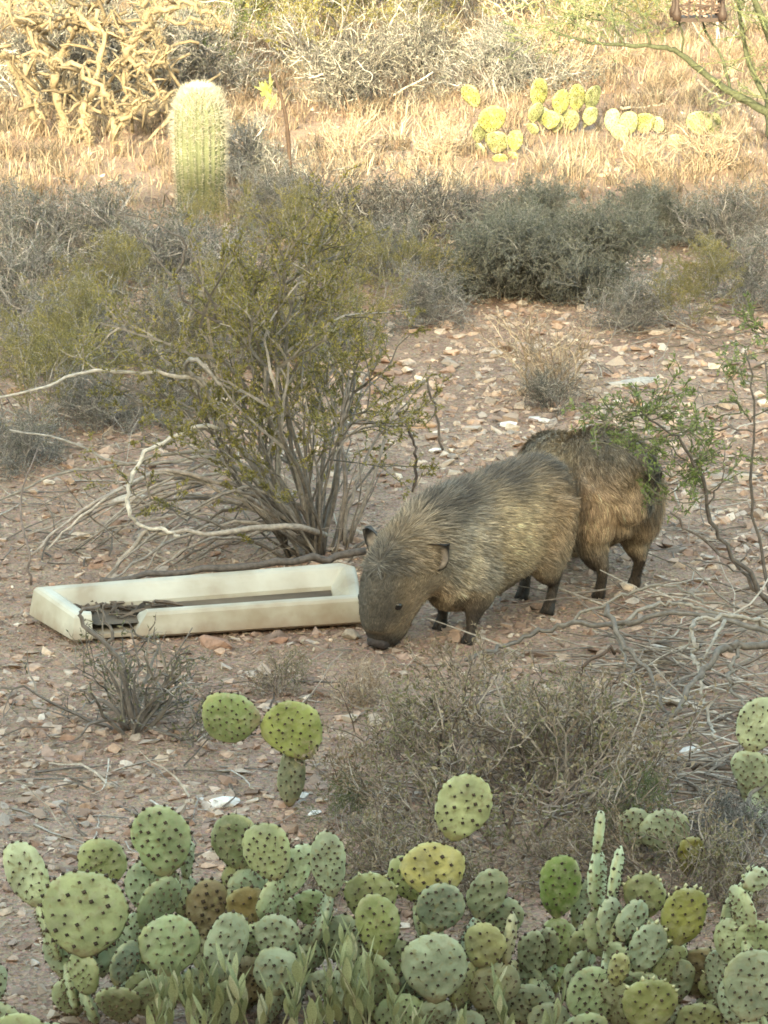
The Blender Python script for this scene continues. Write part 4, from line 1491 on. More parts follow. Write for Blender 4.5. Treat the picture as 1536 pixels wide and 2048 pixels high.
prickly('prickly pear with an upright edge on pad and cream beaded rims', 1270, 2060, [
    (1232, 1752, 96, 130, .04, PALEG, d(yaw=76, roll=4, spacing=.028)),
    (1290, 1792, 92, 108, .02, (.255, .27, .13), d(roll=-8, spacing=.032, bud=6)),
    (1368, 1834, 100, 146, -.02, (.32, .32, .10), d(roll=10, spacing=.034, bud=7, base_pinch=1.6)),
    (1222, 1850, 66, 130, .0, BLU, d(yaw=30, roll=-6)),
    (1262, 1842, 70, 100, -.02, BLU, d(yaw=20, roll=24)),
    (1294, 1896, 80, 122, -.06, BLU, d(roll=16, spacing=.03, bud=5)),
    (1402, 1942, 136, 124, .06, BRN, d(roll=-14, spacing=.034)),
    (1298, 2012, 118, 132, -.16, (.25, .265, .10), d(roll=4, spacing=.034, bud=6)),
    (1188, 1998, 120, 140, -.06, GRN, d(roll=-8, spacing=.027)),
    (1236, 1938, 48, 84, -.10, (.34, .33, .15), d(roll=8)),
    (1430, 1965, 80, 80, .02, OLV, d(roll=10, yaw=20, bud=3)),
    (1199, 1666, 40, 96, .10, PALEG, d(yaw=84, free=True)),
    (1345, 1960, 100, 110, .0, DUL, d(roll=-6)),
    (1400, 2045, 110, 100, -.06, OLV, d(roll=8)),
    (1330, 1900, 90, 90, .05, OLV, d(roll=14)),
    (1170, 2060, 100, 90, -.12, GRN, d(roll=-14)),
], seed=6)
prickly('tall green prickly pear at the right frame edge with a hooked top pad', 1510, 2110, [
    (1486, 1790, 96, 116, .05, PALEG, d(yaw=62, roll=14, bud=4)),
    (1512, 1760, 60, 60, .0, PALEG, d(roll=60, yaw=20)),
    (1512, 1882, 96, 110, .0, YGR, d(roll=-5, spacing=.03, bud=5)),
    (1506, 1968, 126, 190, -.10, BLU, d(roll=3, spacing=.034)),
    (1462, 1850, 60, 130, .10, DUL, d(yaw=40)),
], seed=7)
prickly('prickly pear with a pale pad above a dark pad at the right edge', 1520, 1680, [
    (1516, 1452, 104, 124, -.02, PALEG, d(roll=12, spacing=.03)),
    (1516, 1568, 92, 150, .03, DUL, d(roll=-4, spacing=.03)),
], seed=8, group=None)
prickly('small yellowish prickly pear under the grey dead limbs', 1380, 1780, [
    (1382, 1712, 64, 92, 0, (.22, .20, .05), d(roll=6, spacing=.034)),
    (1330, 1665, 110, 100, .1, DUL, d(roll=-12)),
    (1268, 1660, 80, 100, .12, DUL, d(roll=10)),
], seed=9, group=None)
prickly('prickly pear with two round pads side by side on a dark stem pad', 582, 1625, [
    (588, 1462, 128, 142, 0, (.33, .375, .125), d(roll=-28, spacing=.032, areole_r=.004, free=False)),
    (463, 1436, 126, 120, -.02, (.235, .29, .115), d(roll=-92, spacing=.028, areole_r=.0035, free=False)),
    (582, 1556, 60, 136, .03, (.17, .185, .115), d(roll=4, spacing=.03)),
], seed=10, group=None)
far = 'prickly pears in the sunlit field'
YS = (.42, .43, .14)
prickly('sunlit yellow prickly pear with a lone pad raised at one end', 1000, 318, [
    (943, 192, 44, 52, 0, YS, d(roll=-20, free=False)), (984, 240, 62, 60, .05, YS, d(roll=0)), (1030, 282, 34, 46, -.1, YS, d(roll=8)),
    (960, 262, 46, 52, .1, YGR, d(yaw=40)), (995, 285, 50, 50, 0, OLV, d(roll=20)), (1000, 320, 34, 30, -.2, YS, d(roll=-10)),
], far, seed=11)
prickly('sunlit yellow prickly pear with a tall row of overlapping pads', 1110, 268, [
    (1077, 186, 48, 62, 0, YS, d(roll=-4)), (1122, 205, 40, 54, -.05, YS, d(roll=12)), (1154, 196, 48, 56, .03, YS, d(roll=3)), (1184, 195, 40, 58, .1, YGR, d(roll=-3)),
    (1070, 225, 36, 50, -.1, YGR, d(yaw=30)), (1100, 240, 40, 40, -.15, YS, d(roll=14)), (1180, 232, 36, 40, .05, YGR, d()), (1140, 240, 40, 44, .0, OLV, d()),
], far, seed=12)
prickly('low sunlit prickly pear of pale crowded pads', 1262, 280, [
    (1226, 244, 38, 54, 0, PALEG, d(roll=-5)), (1256, 248, 42, 52, -.03, YGR, d(roll=6)), (1288, 246, 44, 48, .03, YS, d(roll=10)), (1240, 266, 40, 36, -.1, PALEG, d()), (1316, 250, 34, 36, .05, PALEG, d(roll=-20)),
], far, seed=13)
prickly('round sunlit prickly pear half sunk in grass near the green trunk', 1405, 290, [
    (1400, 246, 58, 56, 0, YGR, d()), (1428, 252, 40, 52, .08, OLV, d(roll=10)), (1352, 282, 40, 30, -.1, PALEG, d(roll=30)), (1440, 285, 44, 34, -.1, PALEG, d(roll=-20)),
], far, seed=14)

# ------------------------------------------------------------------ jojoba with upright leaves
def jojoba(label, px, py, n, seed, H, spread):
    b = on_ground(px, py)
    root = empty('jojoba_shrub', b)
    tag(root, label, 'jojoba shrub', 'jojoba shrubs along the bottom edge')
    r = random.Random(seed)
    lm = []
    for k in range(5):
        g = np.random.default_rng(seed * 10 + k)
        L, wd = 1.0, g.uniform(.26, .36)
        rows = 6
        mb = MB()
        V, T = [], []
        for i in range(rows + 1):
            t = i / rows
            ww = wd * .5 * math.sin(math.pi * min(max(t * .93 + .05, 0), 1)) ** .8
            curl = .12 * t * t
            for s_ in (-1, 0, 1):
                V.append((s_ * ww, curl + abs(s_) * .25 * ww, t * L))
        for i in range(rows):
            for j in range(2):
                a = i * 3 + j
                T += [(a, a + 1, a + 4), (a, a + 4, a + 3)]
        c = np.array([(.38, .39, .20), (.42, .43, .23), (.31, .33, .17), (.54, .51, .32), (.24, .26, .13)][k])
        mb.add(np.array(V), np.array(T), c)
        me = mb.mesh('leaf', True)
        me.materials.append(M_LEAF)
        lm.append(me)
    st = MB()
    made = 0
    while made < n:
        a = r.uniform(0, 6.28)
        tl = r.uniform(0, .5)
        d_ = unit((math.cos(a) * math.sin(tl), math.sin(a) * math.sin(tl), math.cos(tl)))
        p0 = np.array((r.uniform(-spread, spread), r.uniform(-.05, .05), -.02))
        h = H * r.uniform(.65, 1.05)
        pts = [p0]
        for i in range(7):
            d_ = unit(d_ + np.array((r.gauss(0, .08), r.gauss(0, .08), .06)))
            pts.append(pts[-1] + d_ * h / 7)
        st.add(*tube(np.array(pts), np.linspace(.0035, .0018, 8), 4), np.array((.27, .25, .14)) * r.uniform(.8, 1.2))
        for i in range(4, 8):
            for s_ in (0, 1):
                if made >= n:
                    break
                made += 1
                o = bpy.data.objects.new('leaf', lm[r.choice((0, 0, 1, 1, 2, 2, 3, 4))])
                COL.objects.link(o)
                o.parent = root
                o.location = pts[i]
                L = r.uniform(.045, .080)
                o.scale = (L * r.uniform(.8, 1.1), L, L)
                az = i * 1.57 + s_ * math.pi + r.gauss(0, .3)
                o.rotation_euler = Matrix.Rotation(az, 3, 'Z').to_euler()
                o.rotation_euler = (Matrix.Rotation(az, 3, 'Z') @ Matrix.Rotation(-r.uniform(.0, .38), 3, 'X')).to_euler()
    st.build('stem', M_TWIG, root)


jojoba('jojoba shrub with upright pale leaves below the crowded prickly pear', 580, 2120, 104, 1, .27, .17)
jojoba('jojoba shrub with upright leaves under the largest round pad', 375, 2120, 66, 2, .23, .13)
jojoba('jojoba shrub with yellowish leaf tips under the pale green pad', 735, 2120, 64, 3, .33, .09)
jojoba('jojoba shrub with thin leaves before the large blue grey pad', 865, 2130, 36, 4, .20, .10)
jojoba('small jojoba shrub with dry tan leaves beside the pale cactus pad', 1010, 2130, 26, 5, .22, .08)

# ------------------------------------------------------------------ barrel cactus
def barrel():
    b = W(402, 425, 17.5)
    b[2] = gh(b[0], b[1])
    root = empty('barrel_cactus', b)
    tag(root, 'columnar ribbed barrel cactus with a woolly white crown', 'cactus')
    H, Rr, NRIB = .74, .140, 22
    NS, NZ = NRIB * 4, 26
    V = []
    prof = []
    for i in range(NZ + 1):
        t = i / NZ
        z = H * t
        k = 1.0 if t < .72 else math.sqrt(max(0, 1 - ((t - .72) / .28) ** 2)) * .98 + .02
        k *= .90 + .10 * math.sin(min(t / .7, 1) * math.pi / 2)
        prof.append((z, Rr * k))
    for z, rad in prof:
        for j in range(NS):
            a = j * 2 * math.pi / NS
            rr = rad * (1 + .085 * math.cos(a * NRIB))
            V.append((rr * math.cos(a), rr * math.sin(a), z))
    Fc = []
    for i in range(NZ):
        for j in range(NS):
            a, c = i * NS + j, i * NS + (j + 1) % NS
            Fc += [(a, c, c + NS), (a, c + NS, a + NS)]
    mb = MB()
    mb.add(np.array(V), np.array(Fc), (.125, .135, .075))
    mb.build('ribbed_body', M_SAG, root, smooth=True)
    sp = MB()
    r = random.Random(2)
    for k in range(NRIB):
        a = k * 2 * math.pi / NRIB
        for i in range(46):
            t = (i + r.random() * .6) / 46
            z = H * t
            ii = min(int(t * NZ), NZ - 1)
            rad = prof[ii][1] * 1.085
            p = np.array((rad * math.cos(a), rad * math.sin(a), z))
            out = np.array((math.cos(a), math.sin(a), .25 + (1.6 if t > .82 else 0)))
            for _ in range(8 if t < .6 else 13):
                dd = unit(out + np.array((r.gauss(0, .75), r.gauss(0, .75), r.gauss(0, .6))))
                L = r.uniform(.022, .044) * (1.0 if t < .6 else 1.4)
                sw = unit(np.cross(dd, (r.random() - .5, r.random() - .5, r.random()))) * .0013
                sp.add(np.array([p + sw, p - sw, p + dd * L]), np.array([(0, 1, 2)]), np.array((.46, .42, .33)) * r.uniform(.7, 1.25))
    sp.build('spines', M_SPINE, root)['kind'] = 'stuff'
    wl = MB()
    for _ in range(2600):
        a = r.uniform(0, 6.28)
        q = r.random() ** .6
        rad = Rr * .92 * q
        z = H * (.72 + .28 * math.sqrt(max(0, 1 - q * q)))
        p = np.array((rad * math.cos(a), rad * math.sin(a), z - .01))
        dd = unit(np.array((math.cos(a) * q, math.sin(a) * q, .8)) + np.array((r.gauss(0, .5), r.gauss(0, .5), r.gauss(0, .3))))
        sw = unit(np.cross(dd, (r.random() - .5, r.random() - .5, r.random()))) * .0016
        wl.add(np.array([p + sw, p - sw, p + dd * r.uniform(.03, .075)]), np.array([(0, 1, 2)]), np.array((.80, .74, .60)) * r.uniform(.8, 1.1))
    wl.build('woolly_crown', M_SPINE, root)['kind'] = 'stuff'


barrel()


def dead_stalk():
    b = W(586, 392, 18.0)
    b[2] = gh(b[0], b[1])
    root = empty('dead_stalk', b)
    tag(root, 'thin dark dead stalk standing upright right of the barrel cactus', 'plant stalk')
    limb(root, 'stem', [b, (580, 330, 18.0), (574, 250, 18.0), (563, 195, 18.0), (548, 150, 18.05)], .016, .010, (.075, .048, .035), seed=71)
    mb = MB()
    n = 14
    rr = np.random.default_rng(3)
    P = np.array([W(535 + rr.uniform(-8, 10), 195 + rr.uniform(-25, 25), 18.0) for _ in range(n)]) - np.array(b)
    D = rr.normal(0, .35, (n, 3)) + np.array((-.1, 0, 1))
    D /= np.linalg.norm(D, axis=1, keepdims=True)
    leaves(mb, P, D, rr.normal(0, 1, (n, 3)) * (1, .2, 1) + np.array((0, -1, 0)), rr.uniform(.06, .12, n), rr.uniform(.02, .035, n), np.tile((.36, .36, .11), (n, 1)))
    mb.build('foliage', M_LEAF, root)['kind'] = 'stuff'


dead_stalk()

# ------------------------------------------------------------------ cholla
def cholla():
    Y = 20.4
    b = W(190, 285, Y)
    b[2] = gh(b[0], b[1])
    root = empty('cholla', b)
    tag(root, 'pale sunlit cholla with a tangle of thick bare joints', 'cholla')
    C = (.25, .19, .12)
    arms = [
        ([(235, 310, Y - .6), (236, 255, Y - .6), (215, 190, Y - .55), (170, 150, Y - .5), (110, 118, Y - .45), (62, 110, Y - .4)], .036, .024),
        ([(236, 255, Y - .6), (262, 222, Y - .65), (300, 198, Y - .7)], .026, .015),
        ([(262, 222, Y - .65), (278, 190, Y - .65)], .018, .012),
        ([(180, 300, Y - .3), (172, 220, Y - .3), (195, 150, Y - .3), (205, 70, Y - .3), (190, 20, Y - .3)], .040, .024),
        ([(130, 290, Y), (120, 200, Y), (105, 140, Y), (150, 60, Y), (140, -40, Y)], .045, .026),
        ([(205, 70, Y - .3), (160, 30, Y - .25), (130, 35, Y - .2), (80, 48, Y - .2), (40, 10, Y - .2)], .028, .018),
        ([(110, 140, Y), (60, 60, Y), (20, 20, Y), (-20, -10, Y)], .030, .020),
        ([(95, 110, Y - .1), (50, 55, Y - .1), (0, 22, Y - .1)], .026, .018),
        ([(255, 115, Y - .4), (275, 70, Y - .4), (305, 25, Y - .4), (325, -20, Y - .4)], .034, .024),
        ([(215, 140, Y - .4), (255, 115, Y - .4), (320, 100, Y - .45)], .026, .017),
        ([(255, 115, Y - .4), (290, 130, Y - .5), (330, 118, Y - .5), (318, 70, Y - .5), (308, 60, Y - .5)], .024, .015),
        ([(262, 118, Y - .4), (300, 165, Y - .5), (328, 200, Y - .5)], .022, .014),
        ([(305, 25, Y - .4), (360, 5, Y - .4), (400, 15, Y - .4), (440, 45, Y - .4), (460, 62, Y - .4)], .026, .014),
        ([(330, 35, Y - .45), (390, 48, Y - .45), (430, 50, Y - .45)], .022, .014),
        ([(150, 60, Y), (175, 55, Y - .1), (225, 65, Y - .2)], .024, .015),
        ([(240, 60, Y - .2), (252, 90, Y - .2), (262, 115, Y - .3)], .022, .018),
        ([(75, 290, Y + .1), (60, 200, Y + .1), (20, 130, Y + .1), (0, 110, Y + .1)], .034, .024),
        ([(40, 130, Y), (70, 180, Y - .1), (90, 240, Y - .1)], .028, .020),
        ([(150, 300, Y - .2), (165, 250, Y - .2), (160, 205, Y - .2)], .026, .018),
        ([(170, 205, Y - .3), (175, 250, Y - .35), (180, 290, Y - .4)], .024, .018),
        ([(250, 250, Y - .3), (255, 180, Y - .3), (235, 120, Y - .3)], .022, .016),
        ([(300, 60, Y - .1), (285, 0, Y - .1), (270, -60, Y - .1)], .032, .022),
        ([(80, 60, Y + .2), (70, 0, Y + .2), (90, -60, Y + .2)], .034, .024),
        ([(180, 20, Y + .1), (215, -20, Y + .1), (220, -80, Y + .1)], .034, .024),
    ]
    for i, (pts, r0, r1) in enumerate(arms):
        Q = course(pts, 5)
        rr = np.random.default_rng(200 + i)
        rad = np.linspace(r0 * .82, r1 * .50, len(Q)) * (1 + .20 * np.sin(np.arange(len(Q)) * 1.9 + i)) * rr.uniform(.9, 1.1, len(Q))
        Q[1:-1] += rr.normal(0, .016, (len(Q) - 2, 3))
        mb = MB()
        mb.add(*tube(Q - np.array(b), rad, 8), np.array(C) * rr.uniform(.8, 1.2))
        mb.build('branch', M_CHOLLA, root, smooth=True)
    r = random.Random(17)
    inner = MB()
    for i in range(130):
        p = W(r.uniform(-20, 400), r.uniform(-40, 240), Y + r.uniform(-.4, .8)) - np.array(b)
        d_ = unit((r.gauss(0, 1), r.gauss(0, .6), r.gauss(.2, .8)))
        pts = [p]
        for _ in range(4):
            d_ = unit(d_ + np.array((r.gauss(0, .3), r.gauss(0, .3), r.gauss(0, .3))))
            pts.append(pts[-1] + d_ * r.uniform(.06, .10))
        inner.add(*tube(np.array(pts), np.linspace(r.uniform(.012, .020), .008, 5), 5), np.array(C) * r.uniform(.55, 1.1))  # joints inside the tangle coloured darker to look less lit
    sp = MB()
    for pts, r0, r1 in arms:
        Q = course(pts, 5) - np.array(b)
        for _ in range(int(len(Q) * 22)):
            k = r.randrange(len(Q) - 1)
            p = Q[k] + (Q[k + 1] - Q[k]) * r.random()
            ax = unit(Q[k + 1] - Q[k])
            o_ = unit(np.cross(ax, (r.gauss(0, 1), r.gauss(0, 1), r.gauss(0, 1))))
            p = p + o_ * (r0 * .55)
            dd = unit(o_ + np.array((r.gauss(0, .4), r.gauss(0, .4), r.gauss(0, .4))))
            sw = unit(np.cross(dd, (.3, .7, r.random()))) * .0028
            sp.add(np.array([p + sw, p - sw, p + dd * r.uniform(.02, .055)]), np.array([(0, 1, 2)]), np.array((.34, .27, .18)) * r.uniform(.5, 1.2))
    for i in range(90):                                   # short broken side joints
        Q = course(r.choice(arms)[0], 5) - np.array(b)
        p = Q[r.randrange(len(Q))]
        d_ = unit((r.gauss(0, 1), r.gauss(0, .7), r.gauss(.2, .8)))
        L_ = r.uniform(.06, .20)
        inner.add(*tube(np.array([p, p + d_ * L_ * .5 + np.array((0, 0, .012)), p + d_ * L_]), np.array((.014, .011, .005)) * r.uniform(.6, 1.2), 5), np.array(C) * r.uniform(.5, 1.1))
    sp.build('spines', M_SPINE, root)['kind'] = 'stuff'
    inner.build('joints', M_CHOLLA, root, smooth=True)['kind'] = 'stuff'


cholla()

# ------------------------------------------------------------------ palo verde and the feeder that hangs in it
def palo_verde():
    Y = 18.6
    b = W(1572, 345, Y)
    b[2] = gh(b[0], b[1])
    root = empty('palo_verde_tree', b)
    tag(root, 'green barked tree at the right edge reaching a limb over the grass', 'tree')
    Gc = (.075, .080, .045)
    limb(root, 'trunk', [b, (1562, 290, Y), (1548, 225, Y), (1560, 120, Y), (1590, -60, Y), (1600, -300, Y)], .075, .045, Gc, sides=10, seed=81)
    L = [([(1545, 232, Y), (1480, 195, Y - .05), (1420, 155, Y - .1), (1360, 108, Y - .15), (1330, 96, Y - .2), (1250, 90, Y - .25), (1180, 84, Y - .3), (1100, 60, Y - .3)], .036, .010),
         ([(1250, 90, Y - .25), (1232, 60, Y - .25), (1222, 20, Y - .2), (1215, -40, Y - .2)], .012, .006),
         ([(1364, 108, Y - .15), (1366, 70, Y - .2), (1357, 40, Y - .22), (1350, -30, Y - .2)], .010, .006),
         ([(1460, 180, Y - .05), (1440, 110, Y), (1410, 60, Y), (1390, -30, Y)], .014, .008),
         ([(1548, 225, Y), (1500, 130, Y + .1), (1480, 40, Y + .1), (1470, -60, Y + .1)], .026, .014),
         ([(1560, 120, Y), (1500, -20, Y - .1), (1430, -140, Y - .15), (1380, -150, Y - .2)], .030, .014),
         ([(1300, 92, Y - .22), (1285, 40, Y - .2), (1260, -20, Y - .2)], .010, .006)]
    for i, (pts, r0, r1) in enumerate(L):
        limb(root, 'branch', pts, r0 * .75, r1 * .7, Gc, sides=7, seed=82 + i, jit=.004)
    s = Shrub(85)
    rr = random.Random(86)
    PS = dict(P_CREO, levels=3, leaf_lev=1, nleaf=3, kid=(9, 12, 0), bare=(.05, .05, 0), seg=(.06, .05, .04), wob=(.12, .15, .2), up=(0, 0, 0), rmin=.002)
    for px, py, n in ((1120, 50, 7), (1180, 30, 8), (1240, 20, 7), (1290, 10, 5), (1480, 60, 6), (1510, 130, 5), (1540, 180, 5), (1420, 30, 3), (1100, 0, 6), (1500, 10, 6), (1200, -60, 8), (1450, -120, 10), (1560, -200, 10)):
        for _ in range(n):
            p = W(px + rr.uniform(-30, 30), py + rr.uniform(-20, 20), Y - .2 + rr.uniform(-.2, .2)) - np.array(b)
            a = rr.uniform(0, 6.28)
            s.grow(p, np.array((math.cos(a), math.sin(a), rr.uniform(-.5, .5))), rr.uniform(.2, .42), .004, 0, PS)
    s.wood([(.14, .15, .07), (.18, .19, .09)], .25).build('twigs', M_TWIG, root)['kind'] = 'stuff'
    s.foliage([(.12, .15, .07), (.16, .18, .09), (.10, .12, .06)], (.010, .022), (.005, .009), .9, keep=.8).build('crown', M_LEAF, root)['kind'] = 'stuff'


palo_verde()


def feeder():
    c = W(1396, 34, 18.35)
    root = empty('bird_feeder', c)
    tag(root, 'dark framed hanging bird feeder filled with pinkish seed', 'bird feeder')
    DK = (.055, .035, .028)
    hw, hd, H = .140, .10, .26
    mb = MB()
    mb.add(*box_verts(-hw, hw, -hd, hd, -.02, .004), DK)
    mb.build('tray', M_DARK, root)
    for sx in (-1, 1):
        for sy in (-1, 1):
            mb = MB()
            V, T = tube(np.array([(sx * hw, sy * hd, -.012), (sx * hw, sy * hd, .03), (sx * hw * 1.0, sy * hd, .07), (sx * hw, sy * hd, H)]), np.array((.026, .030, .014, .010)), 8)
            mb.add(V, T, DK)
            mb.build('corner_post', M_DARK, root, smooth=True)
    mb = MB()
    for z in (.075, .14, .20):
        mb.add(*box_verts(-hw + .012, hw - .012, -hd - .006, -hd + .002, z, z + .012), DK)
    for x in (-.07, 0, .07):
        mb.add(*box_verts(x - .005, x + .005, -hd - .010, -hd - .0065, .006, H - .01), DK)
    mb.build('wire_grid', M_DARK, root)['kind'] = 'stuff'
    mb = MB()
    r = random.Random(4)
    for _ in range(420):
        V, T = ROCKS[r.randrange(14)]
        mb.add(V * r.uniform(.010, .016) + np.array((r.uniform(-hw + .02, hw - .02), r.uniform(-hd + .012, hd - .012), r.uniform(.012, .22))), T, np.array((.46, .31, .25)) * r.uniform(.6, 1.25))
    mb.build('seed', M_STONE, root)['kind'] = 'stuff'
    mb = MB()
    V = np.array([(-hw - .05, -hd - .05, H), (hw + .05, -hd - .05, H), (hw + .05, hd + .05, H), (-hw - .05, hd + .05, H), (-.05, 0, H + .12), (.05, 0, H + .12)])
    mb.add(V, np.array([(0, 1, 5), (0, 5, 4), (1, 2, 5), (2, 3, 4), (2, 4, 5), (3, 0, 4), (0, 2, 1), (0, 3, 2)]), DK)
    mb.build('roof', M_DARK, root)
    mb = MB()
    mb.add(*tube(np.array([(0, 0, H + .11), (0, 0, H + .3), (0, 0, .72)]), np.array((.004, .004, .004)), 5), DK)
    mb.build('hanger', M_DARK, root)


feeder()

# ------------------------------------------------------------------ trough
def trough():
    A, B1, B2, C, D_ = (-1.195, 9.470), (-.145, 9.745), (-.085, 9.70), (-.060, 9.390), (-1.020, 9.190)
    gap_r, gap_l = (-.845, 9.2268), (-.955, 9.2036)
    path = [gap_r, C, B2, B1, A, D_, gap_l]
    zt = .125
    root = empty('water_trough', (-.62, 9.45, 0))
    tag(root, 'long shallow cream water trough with sloping inner walls', 'trough')
    off = np.array(root.location)
    P = np.array(path)
    n = len(P)
    cen = np.array((-.62, 9.46))
    nor = []
    for i in range(n):
        ds = []
        if i > 0: ds.append(unit(P[i] - P[i - 1]))
        if i < n - 1: ds.append(unit(P[i + 1] - P[i]))
        ns = [np.array((-d_[1], d_[0])) for d_ in ds]
        m = unit(sum(ns))
        m = m / max(.35, float(np.dot(m, ns[0])))
        if np.dot(m, cen - P[i]) < 0:
            m = -m
        nor.append(m)
    tops = [.108, .114, .136, .138, .132, .116, .112]                # the tray sits a little tilted on its stones

    def section(zt):
        return [(.012, .020), (.0, .030), (.012, zt - .014), (.018, zt - .004), (.028, zt), (.052, zt - .003), (.062, zt - .010), (.100, .080), (.103, .055), (.108, .020)]
    K = len(section(zt))
    V = []
    for i in range(n):
        for u, z in section(tops[i]):
            q = P[i] + nor[i] * u
            sl = unit(P[1] - P[0]) * (z / zt) * .085 if i == 0 else (0, 0)
            V.append((q[0] + sl[0] - off[0], q[1] + sl[1] - off[1], z - off[2]))
    T = []
    for i in range(n - 1):
        for k in range(K):
            k2 = (k + 1) % K
            a, b_, c, d_ = i * K + k, i * K + k2, (i + 1) * K + k2, (i + 1) * K + k
            T += [(a, b_, c), (a, c, d_)]
    for i in (0, n - 1):
        for k in range(1, K - 1):
            T.append((i * K, i * K + k, i * K + k + 1) if i else (i * K, i * K + k + 1, i * K + k))
    mb = MB()
    mb.add(np.array(V), np.array(T), (.7, .66, .52))
    cream = simple_mat('cream_resin', (.54, .51, .415), .55, 14, .10, dirt=(.30, .24, .16), dscale=7, dlo=.38, dhi=.68, damt=.85, splash=.085)
    o = mb.build('rim_wall', cream, root)
    bm = bmesh.new()
    bm.from_mesh(o.data)
    bmesh.ops.recalc_face_normals(bm, faces=bm.faces)
    bm.to_mesh(o.data)
    bm.free()
    pts = [A, B1, B2, C, D_]
    ins = [np.array(q) + unit(cen - np.array(q)) * .06 for q in pts]
    mb = MB()
    Vb = [(q[0] - off[0], q[1] - off[1], .024) for q in ins] + [(q[0] - off[0], q[1] - off[1], .040) for q in ins]
    m = len(ins)
    T = [(5, 6, 7), (5, 7, 8), (5, 8, 9), (0, 2, 1), (0, 3, 2), (0, 4, 3)]
    for i in range(m):
        j = (i + 1) % m
        T += [(i, j, j + m), (i, j + m, i + m)]
    mb.add(np.array(Vb), np.array(T), (.6, .5, .4))
    mb.build('floor_plate', cream, root)
    # muddy water held in the basin
    ins = [np.array(q) + unit(cen - np.array(q)) * .09 for q in pts]
    mb = MB()
    mb.add(np.array([(q[0], q[1], .066) for q in ins]), np.array([(0, 2, 1), (0, 3, 2), (0, 4, 3)])[:, ::-1], (.2, .2, .2))
    wt = mb.build('muddy_water', simple_mat('muddy_water', (.115, .085, .056), .9, 9, .45, bump=.6))
    wt['kind'] = 'structure'
    r = random.Random(6)
    mb = MB()
    for _ in range(42):
        a = r.uniform(0, 6.28)
        x_, y_ = -.93 + r.gauss(0, .075), 9.42 + r.gauss(0, .04)
        L = r.uniform(.03, .12)
        mb.add(*tube(np.array([(x_, y_,   .07 + r.uniform(0, .02)), (x_ + math.cos(a) * L * .5, y_ + math.sin(a) * L * .5, .080), (x_ + math.cos(a) * L, y_ + math.sin(a) * L, .072)]), np.array((.006, .007, .004)) * r.uniform(.5, 1.3), 4), np.array((.10, .075, .055)) * r.uniform(.6, 1.6))
    tag(mb.build('floating_debris', M_TWIG), 'dark sticks and mud clogging one end of the trough', 'debris', kind='stuff')


trough()

# ------------------------------------------------------------------ javelinas
def loft(mb, st, seg=18):
    """st: (x, y, z, half width, half height); closed surface with sections square to the path"""
    C = np.array([s_[:3] for s_ in st], float)
    n = len(C)
    V = []
    for i in range(n):
        d_ = unit(C[min(i + 1, n - 1)] - C[max(i - 1, 0)])
        side = np.array((0, 1., 0)) if abs(d_[1]) < .9 else np.array((1., 0, 0))
        side = unit(side - d_ * np.dot(side, d_))
        up = np.cross(d_, side)
        for k in range(seg):
            a = k * 2 * math.pi / seg
            V.append(C[i] + side * math.cos(a) * st[i][3] + up * math.sin(a) * st[i][4])
    T = []
    for i in range(n - 1):
        for k in range(seg):
            a, b_ = i * seg + k, i * seg + (k + 1) % seg
            T += [(a, b_, b_ + seg), (a, b_ + seg, a + seg)]
    for k in range(1, seg - 1):
        T.append((0, k + 1, k))
        e = (n - 1) * seg
        T.append((e, e + k, e + k + 1))
    mb.add(np.array(V), np.array(T), (.1, .1, .1))


def dense(st, k=4):
    return [tuple(q) for q in smooth_path(np.array(st), k)]


